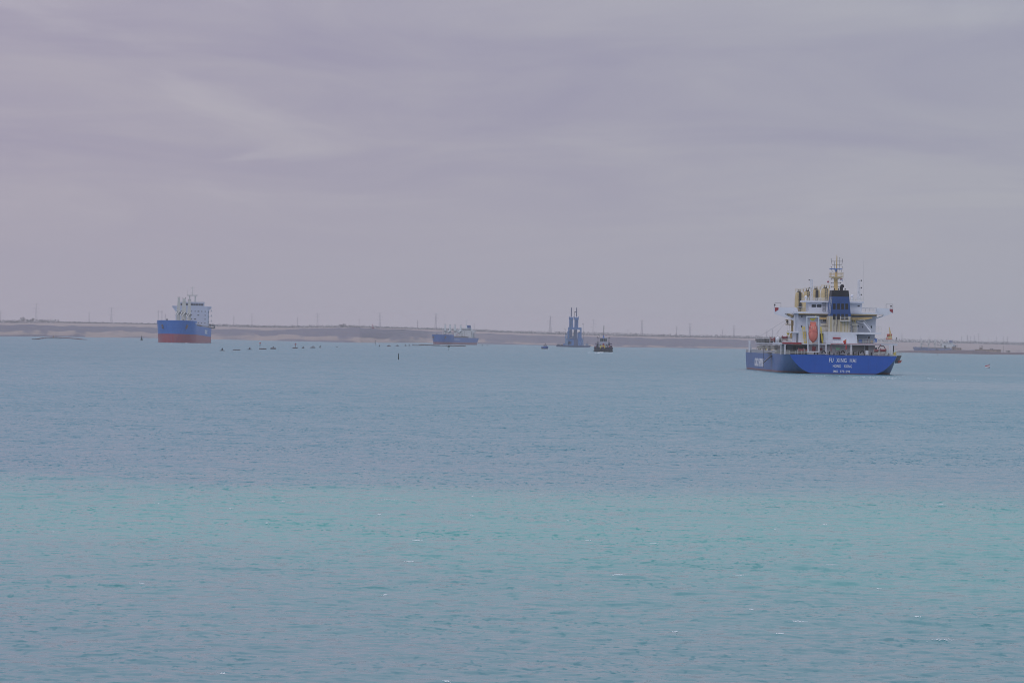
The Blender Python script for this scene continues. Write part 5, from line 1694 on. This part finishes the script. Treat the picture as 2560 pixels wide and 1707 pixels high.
def tree_proto(seed, kind):
    g = random.Random(seed)
    tr = MB()
    tr.tube((0, 0, -.4), (0.1, 0, 3.2), .34, .2, 7)
    lobes = []
    if kind == 'broad':
        for k in range(9):
            a = g.uniform(0, 6.28); r = g.uniform(.6, 3.4); z = g.uniform(3.4, 7.6)
            lobes.append((r * math.cos(a), r * math.sin(a), z, g.uniform(1.2, 2.1)))
        lobes.append((0.2, 0, 8.2, 1.7))
    elif kind == 'cypress':
        for k in range(9):
            lobes.append((g.uniform(-.3, .3), g.uniform(-.3, .3), 1.2 + k * 1.0, 1.15 - abs(k - 3) * .11))
    else:
        for k in range(8):
            a = g.uniform(0, 6.28); r = g.uniform(.5, 3.8)
            lobes.append((r * math.cos(a), r * math.sin(a), g.uniform(1.2, 3.8), g.uniform(1.1, 1.8)))
    for x, y, z, r in lobes:
        tr.tube((0.05, 0, min(2.6, z * .6)), (x, y, z), .12, .04, 5)
    cr = MB()
    for x, y, z, r in lobes:
        for k in range(46):
            u = Vector((g.gauss(0, 1), g.gauss(0, 1), g.gauss(0, 1))).normalized() * r * g.random() ** .4
            c = Vector((x, y, z)) + u * (1.0 if kind != 'cypress' else .8)
            s_ = g.uniform(.22, .5)
            n = Vector((g.gauss(0, 1), g.gauss(0, 1), g.gauss(0, 1))).normalized()
            e1 = n.orthogonal().normalized() * s_; e2 = n.cross(e1).normalized() * s_ * .8
            cr.add([c - e1, c - e2 * .7, c + e1, c + e2 * .7], [(0, 1, 2, 3)])
    root = empty({'broad': 'broadleaf_tree', 'cypress': 'cypress_tree'}.get(kind, 'bush'))
    part(tr, 'trunk', BARK, root)
    part(cr, 'crown', LEAF, root)
    return root


PROTO = {k: tree_proto(s_, k) for k, s_ in (('broad', 1), ('cypress', 2), ('bush', 3))}
PH = {'broad': 9.6, 'cypress': 10.2, 'bush': 5.2}
PUSED = set()


def plant(x, hpx, kind, label, group=None, wide=1.0, pos=None, hm=None):
    if pos is None:
        z, D = ground_z(x)
        D -= 12
        d = ray(x, 840)
        pos = Vector((d.x / d.y * D, D, z - .2))
        hm = hpx * D / F
    if kind in PUSED:
        o = copy_tree(PROTO[kind])
    else:
        o = PROTO[kind]; PUSED.add(kind)
    s_ = hm / PH[kind]
    o.location = pos
    o.scale = (s_ * wide, s_ * wide, s_)
    o.rotation_euler = (0, 0, random.uniform(0, 6.28))
    return tag(o, label, 'bush' if kind == 'bush' else 'tree', group)


plant(58, 15.5, 'broad', 'largest dark broadleaf tree on the left bank, standing beside a tall pylon', wide=1.35)
plant(145, 8.5, 'broad', 'lone rounded tree standing apart at the thin end of the left bank wood')
plant(857, 10.5, 'bush', 'broad dark clump of bush on the crest of the dark spoil bank', wide=1.6)
for x, h in ((68, 10.5), (75, 10), (81, 13.5), (99, 9), (105, 10.5), (110, 8), (117, 7.5)):
    plant(x, h, 'broad', 'broadleaf tree in the close wood on the left bank', 'trees of the left bank wood', wide=random.uniform(.9, 1.2))
for x, h in ((17, 6), (26, 7), (33, 6.5), (44, 7.5), (186, 5.5), (199, 5), (223, 4.5), (238, 5), (257, 5.2), (268, 4.4), (298, 4), (312, 4.8), (328, 4.5), (342, 3.8), (353, 4.2)):
    plant(x, h, 'bush', 'low round bush on the skyline of the left bank', 'bushes along the left skyline')
for x, h in ((558, 7), (604, 6), (619, 8), (661, 6.5), (685, 6), (706, 4.5), (742, 4.5), (879, 6), (868, 5)):
    plant(x, h, 'broad', 'small hazy tree on the skyline between the blue ship and the pipeline floats', 'trees on the middle skyline')
for x, h in ((1646, 8), (1659, 9.5), (1690, 11), (1698, 7), (1740, 7), (1748, 6.5), (1765, 7.5), (1789, 9), (1793, 8), (1812, 7), (1576, 6.5), (1561, 7)):
    plant(x, h, 'cypress', 'slim dark tree in the wood beyond the middle bank', 'slim trees beyond the middle bank', wide=1.25)
for x, h in ((2394, 6.5), (2508, 7), (2448, 6), (2480, 5.5), (2465, 5.5), (2556, 6)):
    plant(x, h, 'broad', 'rounded hazy tree in the far wood behind the low building', 'trees behind the low building', wide=1.2)
plant(0, 0, 'broad', 'small dark crowned tree beside the sandy hut on the spit', None, .8, spit_at(2362, 80), 7.2)
plant(0, 0, 'bush', 'wide dark bush on the sand beside the utility pole', None, 1.9, spit_at(2522, 70), 2.9)
plant(0, 0, 'bush', 'small dark scrub between the distant ship and the hut', None, 1.8, spit_at(2342, 60), 2.2)

# the far wood reads as one mass
g = random.Random(21)
mb = MB()
x = -690.0
while x < 3250:
    z, D = ground_z(x)
    d = ray(x, 840)
    dens = .5 + .5 * math.sin(x * .013 + .7) * math.sin(x * .0051)
    if 140 < x < 520:
        hp = g.uniform(1.2, 3.2)
    elif x < 140:
        hp = g.uniform(3, 6.5)
    elif x < 1300:
        hp = g.uniform(2, 5.0)
    else:
        hp = g.uniform(2.5, 6.0)
    hp *= 1.15 + .6 * dens
    D2 = D + g.uniform(-10, 260)
    h = hp * D2 / F
    wd = g.uniform(1.6, 3.4)
    for k in range(16):
        u = Vector((g.gauss(0, 1), g.gauss(0, 1), 0)) * wd * .6
        zz = h * g.random() ** 1.15
        s_ = g.uniform(.35, .85)
        c = Vector((d.x / d.y * D2, D2, z - .3 + zz)) + u * (1.15 - zz / h * .75)
        n = Vector((g.gauss(0, 1), g.gauss(0, 1), g.gauss(0, 1))).normalized()
        e1 = n.orthogonal().normalized() * s_ * 1.2; e2 = n.cross(e1).normalized() * s_
        mb.add([c - e1, c - e2, c + e1, c + e2], [(0, 1, 2, 3)])
    x += g.uniform(.35, 1.2)
wd_ = mb.build('far_wood', LEAF)
tag(wd_, 'hazy belt of trees along the far skyline', 'wood', kind='stuff')

# ------------------------------------------------------------------ pylons
PYL = paint('galvanised', (.32, .32, .36), .5)  # steel lightened to carry part of the haze in its colour


def pylon_proto(name, arms, wb, H=44.0):
    root = empty(name)
    mb = MB(); mb.lattice((0, 0, 0), (0, 0, H * .45), wb, wb * .42, 5, .24); mb.lattice((0, 0, H * .45), (0, 0, H), wb * .42, .55, 9, .18)
    part(mb, 'lattice_tower', PYL, root)
    for zf_, ln in arms:
        mb = MB()
        for s_ in (-1, 1):
            tip = (s_ * ln, 0, H * zf_)
            for yy_ in (-.7, .7):
                mb.tube((s_ * .8, yy_, H * zf_), tip, .16, n=4); mb.tube((s_ * .8, yy_, H * zf_ + 2.0), tip, .14, n=4)
            mb.tube(tip, (s_ * ln, 0, H * zf_ - 2.6), .12, n=4)
        part(mb, 'crossarm', PYL, root)
    return root


PY1 = pylon_proto('power_pylon', ((.95, 6.0), (.76, 7.5), (.58, 8.5)), 4.2)
PY2 = pylon_proto('power_pylon', ((.9, 3.2), (.75, 4.2)), 2.4)
used_p = set()


def pylon(x, ytop, big=True, D=9200, label=None, group=None):
    z0, Dt = ground_z(x)
    D = 13800 if x < 2100 else 14500
    d = ray(x, ytop); p = CAM + d * (D / d.y)
    Hh = p.z - z0 + 1
    pr = PY1 if big else PY2
    if big in used_p:
        o = copy_tree(pr)
    else:
        o = pr; used_p.add(big)
    o.location = (p.x, D, z0 - 1)
    o.scale = (Hh / 44 * .9, Hh / 44, Hh / 44)
    o.rotation_euler = (0, 0, R(random.uniform(-25, 25)))
    return tag(o, label, 'pylon', group)


for x, y, lb in ((279, 768, 'tall pylon between the left bank wood and the oncoming ship'), (630, 783.5, 'tall pylon nearest the oncoming ship, on the hazy ship side'),
                 (794, 782.5, 'tall pylon next to the broad bush clump on the dark bank'), (950, 781, 'tall pylon next to the leaning crane frame on the bank'),
                 (1090, 784, 'tall pylon rising behind the bow of the hazy ship'), (1376, 790, 'tall pylon above the small blue launch'),
                 (1484, 799, 'tall pylon between the dredger and the mast of the tug'), (1605, 800, 'first tall pylon beyond the tug towards the near ship'),
                 (1725, 808, 'middle tall pylon between the tug and the near ship'), (1835, 813, 'last tall pylon before the bow of the near ship')):
    pylon(x, y, True, label=lb, group='tall pylons beyond the far bank')
pylon(91, 758, True, label='tall lattice pylon rising out of the left bank wood')
for x, y in ((2, 777), (223, 780), (585, 788), (744, 794), (898, 797), (1044, 800), (1186, 808), (1570, 823), (1692, 815.5), (1807, 823)):
    pylon(x, y, False, 9400, label='small thin hazy pylon in the second row beyond the far bank', group='small pylons beyond the far bank')
for x, y, b in ((1917, 824, True), (1931, 822, True), (1945, 825, False), (2212, 831, False), (2255, 833, True), (2302, 839, True), (2325, 836, True), (2345, 841, False), (2404, 841, False), (2419, 838, True),
                (2427, 840, False), (2436, 838, True), (2447, 834, True), (2471, 843, False), (2492, 842, False), (2508, 841, True), (2519, 841, True)):
    pylon(x, y, b, 9000, label='faint far pylon in the crowded rows behind the right hand wood', group='far pylons behind the right hand wood')
# portal pylon beside the white ship
z0, Dt = ground_z(400)
c = at_dist(400.5, 778, 13000)
pp = empty('portal_pylon', Matrix.Translation((c.x, 13000, z0 - 1)), 'grey twin legged portal pylon showing above the bow of the oncoming ship', 'pylon')
Hh = c.z - z0
for s_ in (-5.6, 5.6):
    mb = MB(); mb.lattice((s_, 0, 0), (s_, 0, Hh + 3), 1.0, .8, 10, .22); part(mb, 'leg', PYL, pp)
mb = MB(); mb.bx(-8.5, 8.5, -.6, .6, Hh - .6, Hh + .6); part(mb, 'crossbeam', PYL, pp)
pylon(413.7, 785, False, 9300, label='small thin hazy pylon in the second row beyond the far bank', group='small pylons beyond the far bank')
# small drilling rig / crane frame on the dark bank
c = at_dist(932, 820.5, on_water(932, 857).y + 430)
rig = empty('piling_rig', Matrix.Translation(c), 'small dark leaning crane frame on the crest of the dark bank', 'rig')
mb = MB(); mb.tube((-.7, 0, -.5), (-.6, 0, 5.6), .16); mb.tube((.7, 0, -.5), (-.5, 0, 5.6), .14); mb.tube((-.7, 0, 2.2), (.45, 0, 2.2), .12); part(mb, 'frame', DRED, rig)
mb = MB(); mb.bx(-.9, 2.0, -.8, .8, -.4, .5); part(mb, 'base', DRED, rig)

# ------------------------------------------------------------------ floats, buoys and the floating pipeline
RUST = paint('float_rust', (.075, .055, .06), .7, dirt=.5)
RUSTR = paint('float_red', (.16, .06, .06), .7, dirt=.5)
BUOYG = paint('buoy_green_black', (.03, .05, .05), .5)


def px_m(p):
    return p.y / F


def pipe_float(x, y, wpx, kind, label, group='pontoon floats of the dredge pipeline', hump=True, thick=1.0):
    p = on_water(x, y); s_ = px_m(p); L_ = wpx * s_
    e = empty('pipe_float', Matrix.Translation((p.x, p.y, 0)) @ Matrix.Rotation(R(random.uniform(-6, 6)), 4, 'Z'), label, 'float', group)
    h = .34 * thick
    mb = MB()
    if kind == 'drum':
        mb.lathe([(h * .5, -L_ / 2), (h, -L_ / 2 + .25), (h, L_ / 2 - .25), (h * .5, L_ / 2)], 10, (0, 0, h * .35), 'X')
        mb.lathe([(h * .5, -L_ / 2), (h, -L_ / 2 + .25), (h, L_ / 2 - .25), (h * .5, L_ / 2)], 10, (0, 1.4, h * .35), 'X')
    else:
        mb.poly([(-L_ / 2, -.7, 0), (-L_ / 2 + .2, -.7, -.4), (L_ / 2 - .2, -.7, -.4), (L_ / 2, -.7, 0), (L_ * .22, -.7, .35), (-L_ * .22, -.7, .35)], (0, 1.4, 0))
    part(mb, 'pontoon', RUST, e)
    if hump:
        mb = MB(); mb.lathe([(.28, 0), (.30, .5), (.18, .75)], 8, (random.uniform(-.2, .2) * L_ * .4, .4, h * .9)); mb.ball((L_ * .05, .4, h + .75), .26, 8, 5)
        part(mb, 'valve', DARK, e)
    return e


FL = [(555.5, 876.8, 14.5, 'wedge', True, 1), (624, 874.0, 16, 'wedge', True, 1), (591, 875.3, 18.5, 'drum', False, .85), (656.4, 873.0, 17.5, 'drum', False, 1.25),
      (682.7, 872.5, 13.8, 'drum', True, 1.6), (737.5, 871.0, 12.8, 'drum', False, 1.4), (757.5, 870.5, 8.5, 'wedge', True, 1), (782, 869.8, 12, 'drum', True, 1.4), (800.5, 869.2, 7.5, 'wedge', True, 1),
      (842.6, 868.3, 5, 'wedge', False, 1), (948.6, 866.4, 6.5, 'wedge', True, 1.3), (972.3, 865.8, 9, 'drum', True, 1.5), (993, 865.0, 8, 'drum', True, 1.3), (1013.9, 864.6, 8, 'wedge', True, 1.4),
      (1023.4, 864.4, 7, 'wedge', True, 1.2), (1032.5, 863.9, 8, 'wedge', True, 1.4), (1206, 864.0, 6, 'wedge', True, 1.6), (1218, 863.9, 7, 'wedge', True, 1.8)]
FLAB = ['wedge float with valve stub, the end float of the line on the oncoming ship side', 'wedge float with valve between the slim flat drum and the lone marker post', 'slim flat drum float between two wedge floats',
        'flat drum float lying under the lone banded marker post', 'thick drum float with domed valve next to the lone marker post', 'drum float carrying the banded marker post',
        'small wedge float with valve just beyond the float with the marker post', 'thick drum float with valve between two small wedge floats', 'small wedge float at the gap where the float line thins out', 'tiny sliver of float alone in the widest gap of the line',
        'first small float after the gap, below the thin white marked pole', 'drum float with valve next to the thin white marked pole'] + [None] * 6
for (x, y, wp, kd, hu, th_), lb in zip(FL, FLAB):
    lb = lb or ('small dark float in the close row leading to the long pipeline' if x < 1100 else 'small dark float by the stern of the hazy blue ship')
    pipe_float(x, y, wp, kd, lb, 'pipeline floats', hu, th_)

# pipeline run in front of the hazy ship
a0 = on_water(1030, 864.3)
mb = MB()
run = [on_water(x, y) for x, y in ((1032, 863.9), (1048, 864.0), (1058, 863.4), (1075, 863.8), (1090, 864.6), (1110, 864.9), (1130, 865.4), (1153, 865.9))]
pl = empty('floating_pipeline', Matrix.Translation((run[3].x, run[3].y, 0)), 'long dark floating pipeline lying across the front of the hazy blue ship', 'pipeline')
o_ = Vector((run[3].x, run[3].y, 0))
mb.path([p - o_ + Vector((0, 0, .25)) for p in run], .5, 8); part(mb, 'pipe', RUST, pl)
for p, ln in ((run[2], 9), (run[3], 10), (run[4], 8), (run[6], 12), (run[7], 9)):
    c = p - o_; mb = MB(); mb.lathe([(.4, -ln / 2), (.8, -ln / 2 + .6), (.8, ln / 2 - .6), (.4, ln / 2)], 8, (c.x, c.y - 1.2, .2), 'X'); part(mb, 'float_collar', DARK, pl)
# curved pipeline on the left
run = [on_water(x, y) for x, y in ((90, 848.4), (100, 847.7), (112, 846.9), (128, 846.4), (145, 846.6), (165, 847.2), (190, 848.1), (208, 849.2))]
o_ = Vector((run[3].x, run[3].y, 0))
pl2 = empty('floating_pipeline', Matrix.Translation(o_), 'reddish floating pipeline bowed in a shallow arc off the left bank', 'pipeline')
mb = MB(); zz = (.3, .6, 1.0, 1.25, 1.25, 1.0, .6, .3)
mb.path([p - o_ + Vector((0, 0, z_)) for p, z_ in zip(run, zz)], .42, 8); part(mb, 'pipe', RUSTR, pl2)
for k, ln in ((0, 6), (3, 2), (4, 6), (7, 6)):
    c = run[k] - o_; mb = MB(); mb.poly([(c.x - ln / 2, c.y - 2, -.3), (c.x + ln / 2, c.y - 2, -.3), (c.x + ln / 2 + .5, c.y - 2, .5), (c.x - ln / 2 - .5, c.y - 2, .5)], (0, 4, 0)); part(mb, 'pontoon', RUST, pl2)
c = run[3] - o_; mb = MB(); mb.tube((c.x + 2.5, c.y - 2.2, .2), (c.x + 2.5, c.y - 2.2, 3.0), .3); mb.bx(c.x + 1.8, c.y * 0 + c.x + 3.2, c.y - 2.6, c.y - 1.8, 1.6, 2.1); part(mb, 'coupling', paint('coupling_tan', (.35, .27, .2), .6), pl2)


def marker(name, x, yb, label, cat, f):
    p = on_water(x, yb)
    e = empty(name, Matrix.Translation((p.x, p.y, 0)), label, cat)
    f(e, px_m(p))
    return e


def m_striped(e, s_, float_=False):
    mb = MB(); mb.tube((0, 0, -.6), (0, 0, 12 * s_), .13); part(mb, 'post', DKGREY, e)
    for k, (z_, mt, r_) in enumerate(((6.0, DRED, .38), (7.8, LETTER, .52), (9.6, DRED, .55))):
        mb = MB(); mb.lathe([(r_ * .55, -.25), (r_, 0), (r_, .2), (r_ * .6, .42)], 10, (0, 0, z_ * s_)); part(mb, 'band', mt, e)


def m_spar(e, s_):
    mb = MB(); mb.lathe([(.11, -.8), (.17, 0), (.17, 10 * s_), (.12, 14 * s_), (.06, 15.5 * s_)], 8, (0, 0, 0)); part(mb, 'spar', BUOYG, e)
    mb = MB(); mb.lathe([(.19, 4 * s_), (.19, 5 * s_)], 8, (0, 0, 0)); part(mb, 'band', DARK, e)


def m_topbox(e, s_):
    mb = MB(); mb.tube((0, 0, -.6), (0, 0, 9 * s_), .12); part(mb, 'post', BUOYG, e)
    mb = MB(); mb.bx(-.3, .6, -.4, .4, 8.5 * s_, 13 * s_); mb.bx(-.9, .55, -.35, .35, 8.4 * s_, 9.6 * s_); part(mb, 'daymark', BUOYG, e)


def m_pole(e, s_):
    mb = MB(); mb.tube((0, 0, -.6), (0, 0, 11 * s_), .14); mb.tube((-.6, 0, 11 * s_), (.5, 0, 10.6 * s_), .12); part(mb, 'post', DKGREY, e)
    mb = MB(); mb.bx(.2, 1.1, -.1, .1, 5.6 * s_, 7.2 * s_); part(mb, 'daymark', WHITE2, e)
    mb = MB(); mb.bx(-.8, .2, -.12, .08, 5.4 * s_, 7.0 * s_); part(mb, 'daymark', DARK, e)


def m_cone(e, s_):
    mb = MB(); mb.lathe([(1.0, -.5), (1.3, 0), (1.3, .5), (.9, .7)], 12, (0, 0, 0)); part(mb, 'float', BUOYG, e)
    mb = MB(); mb.lattice((0, 0, .7), (0, 0, 4.0), .7, .25, 3, .12); mb.bx(-.4, .4, -.3, .3, 1.0, 2.6); part(mb, 'cage', BUOYG, e)
    mb = MB(); mb.tube((0, 0, 4), (0, 0, 5.0), .12); mb.lathe([(.22, 4.4), (.22, 4.8)], 8, (0, 0, 0)); part(mb, 'lantern', DARK, e)


marker('marker_post', 650, 867.4, 'red and white banded marker post standing alone by a flat float', 'marker', m_striped)
mk = marker('marker_post', 738.5, 869.5, 'red and white banded marker post rising from a drum float', 'marker', m_striped)
marker('spar_buoy', 996, 898.7, 'thin dark spar buoy standing alone in open water', 'buoy', m_spar)
marker('beacon', 1122, 876.2, 'dark beacon pole with boxy daymark in front of the floating pipeline', 'beacon', m_topbox)
marker('marker_pole', 938.5, 862.8, 'thin pole with small white daymark near the foot of the dark bank', 'marker', m_pole)
marker('channel_buoy', 354, 851.4, 'dark conical channel buoy between left pipeline and oncoming ship', 'buoy', m_cone)
marker('channel_buoy', 2343, 887.6, 'tiny dark buoy just off the right hand spit', 'buoy', lambda e, s_: (part(MB().lathe([(.3, -.4), (.42, .2), (.2, 1.2)], 8, (0, 0, 0)), 'float', BUOYG, e), part(MB().tube((0, 0, 1.1), (0, 0, 1.9), .1), 'post', DARK, e)))


def m_moor(e, s_):
    e.rotation_euler = (0, R(-13), R(8))
    mb = MB(); pr = [(-1.0, .28, .1), (-.75, .5, .42), (0, .6, .52), (.7, .58, .5), (1.0, .42, .36)]
    def band(z0, z1, mat, nm):
        mb = MB(); n = 14; vs = []; f_ = []
        for j, (z_) in enumerate(np.linspace(z0, z1, 4)):
            for k in range(n):
                a = 2 * math.pi * k / n
                rr = 1.0 - .55 * abs((z_ - .45) / .95) ** 2.2
                vs.append((1.05 * rr * math.cos(a), .62 * rr * math.sin(a), z_))
        for j in range(3):
            for k in range(n):
                f_.append((j * n + k, j * n + (k + 1) % n, (j + 1) * n + (k + 1) % n, (j + 1) * n + k))
        f_.append(tuple(range(n))[::-1]); f_.append(tuple(3 * n + k for k in range(n)))
        mb.add(vs, f_); part(mb, nm, mat, e)
    band(-.35, .22, DRED, 'lower_band'); band(.22, .72, LETTER, 'middle_band'); band(.72, 1.08, DRED, 'upper_band')
    mb = MB(); mb.tube((.7, 0, .95), (.95, 0, 1.25), .1); mb.tube((.85, 0, 1.25), (1.2, 0, 1.25), .09); part(mb, 'mooring_eye', DARK, e)


marker('mooring_buoy', 2469.5, 919.3, 'red and white striped mooring buoy tilted in the water beside the wake', 'buoy', m_moor)


# ------------------------------------------------------------------ birds
def bird(x, y, D, span, bank, label):
    p = at_dist(x, y, D)
    e = empty('bird', Matrix.Translation(p) @ Matrix.Rotation(R(bank), 4, 'Y'), label, 'bird', 'birds in flight')
    mb = MB(); prof = [(.01, -.22), (.045, -.1), (.06, .02), (.045, .13), (.03, .2), (.008, .26)]
    mb.lathe([(r_ * span / .9, h * span / .9) for r_, h in prof], 8, (0, 0, 0), 'Y')
    for s_ in (-1, 1):
        pts = [(s_ * .03, .09, .02), (s_ * .22, .13, .10), (s_ * .5, .0, .04), (s_ * .24, -.04, .095), (s_ * .03, -.07, .02)]
        mb.poly([(a * span, b * span, c * span) for a, b, c in pts], (0, 0, .012 * span))
    part(mb, 'body', DKGREY, e)


bird(1520.5, 349.3, 1100, .75, 4, 'tiny dark seabird gliding level in the overcast sky')
bird(1529.5, 351.8, 1100, .70, 28, 'tiny dark seabird banking steeply in the overcast sky')
bird(2434.5, 729, 1500, .6, 10, 'lone speck of a seabird low over the horizon')

# ------------------------------------------------------------------ foam
m, t = new_mat('foam')
finish(m, t, (.78, .82, .83), .9, spec=.2)
FOAM = m


def surf(x, y):
    xa = np.array([x]); ya = np.array([y]); sp_ = np.array([max(y * KR * .8, .1)])
    return float(water_disp(xa, ya, sp_)[2][0])


gf = np.random.default_rng(8)
mb = MB()


def fleck(c, s_, flat_=.45):
    n = 5
    a0 = gf.uniform(0, 6.28)
    ring = [c + Vector((s_ * math.cos(a0 + k * 1.2566) * gf.uniform(.7, 1.2), s_ * math.sin(a0 + k * 1.2566) * gf.uniform(.7, 1.2), 0)) for k in range(n)]
    mb.add(ring + [c + Vector((0, 0, s_ * flat_))], [(k, (k + 1) % n, n) for k in range(n)])


CAPS = [(958, 1248, 36), (1054, 1406, 24), (1006, 1350, 20), (1051, 1353, 14), (1325, 1237, 10), (1431, 1347, 12), (1673, 1361, 26), (1805, 1441, 18), (2130, 1422, 34), (2027, 1562, 40), (2291, 1597, 44),
        (2101, 1315, 12), (2443, 1300, 10), (648, 1311, 10), (541, 1275, 16), (392, 1263, 10), (976, 1487, 12), (980, 1289, 8), (1210, 1245, 8), (1148, 1290, 8), (1500, 1440, 40), (350, 1455, 14),
        (1960, 1330, 10), (2360, 1260, 24), (2335, 1545, 16), (1712, 1575, 12), (620, 1690, 14), (1180, 1700, 20), (165, 1330, 8), (720, 1255, 8), (1985, 1585, 22), (1395, 1300, 8), (1850, 1520, 10), (2250, 1480, 14)]
for x, y, wpx in CAPS:
    p = on_water(x, y)
    best = None
    for dx in np.arange(-.6, .61, .15):
        for dy in np.arange(-1.2, 1.21, .2):
            z = surf(p.x + dx, p.y + dy)
            if best is None or z > best[2]:
                best = (p.x + dx, p.y + dy, z)
    wm = wpx * px_m(p) * .5
    for k in range(int(8 + wpx * 1.3)):
        dx = gf.normal(0, wm * .55); dy = gf.normal(0, .10) + dx * .15
        X_, Y_ = best[0] + dx, best[1] + dy
        fleck(Vector((X_, Y_, surf(X_, Y_) + .005)), gf.uniform(.006, .024))
wc = mb.build('whitecaps', FOAM)
tag(wc, 'small white flecks of foam on breaking wavelets', 'foam', kind='stuff')
# wash at the ships' waterlines
mb = MB()


def wash(x0, x1, y0, y1, n, s0, s1):
    for k in range(n):
        x = gf.uniform(x0, x1); y = y0 + (y1 - y0) * (x - x0) / (x1 - x0 + 1e-6) + gf.normal(0, 1) * .9
        p = on_water(x, y); s_ = gf.uniform(s0, s1)
        z = surf(p.x, p.y) if p.y < 2500 else 0
        fleck(Vector((p.x, p.y, z + .01)), s_, .3)


for q in ((1985, 2070, 938, 940, 50), (2095, 2235, 941, 943.5, 200), (2130, 2190, 944, 944, 60), (2215, 2240, 946, 946, 60), (2240, 2330, 944, 946, 50), (2320, 2450, 946, 953, 80)):
    wash(*q, .04, .12)
for q in ((1860, 1975, 926.5, 934, 30), (2235, 2262, 938, 939, 30)):
    wash(*q, .03, .09)
for q in ((1496, 1509, 881.2, 880.2, 120), (1486, 1500, 881.5, 881.8, 40), (1509, 1534, 880.6, 882, 40), (1465, 1490, 881.5, 882, 25)):
    wash(*q, .12, .34)
for q in ((1358, 1373, 873, 873, 30), (430, 500, 857.2, 858.6, 90), (463, 472, 857, 857, 60), (395, 430, 856.6, 857.2, 25)):
    wash(*q, .1, .28)
ws_ = mb.build('wash_foam', FOAM)
tag(ws_, 'white wash along the waterlines of the moving vessels', 'foam', kind='stuff')
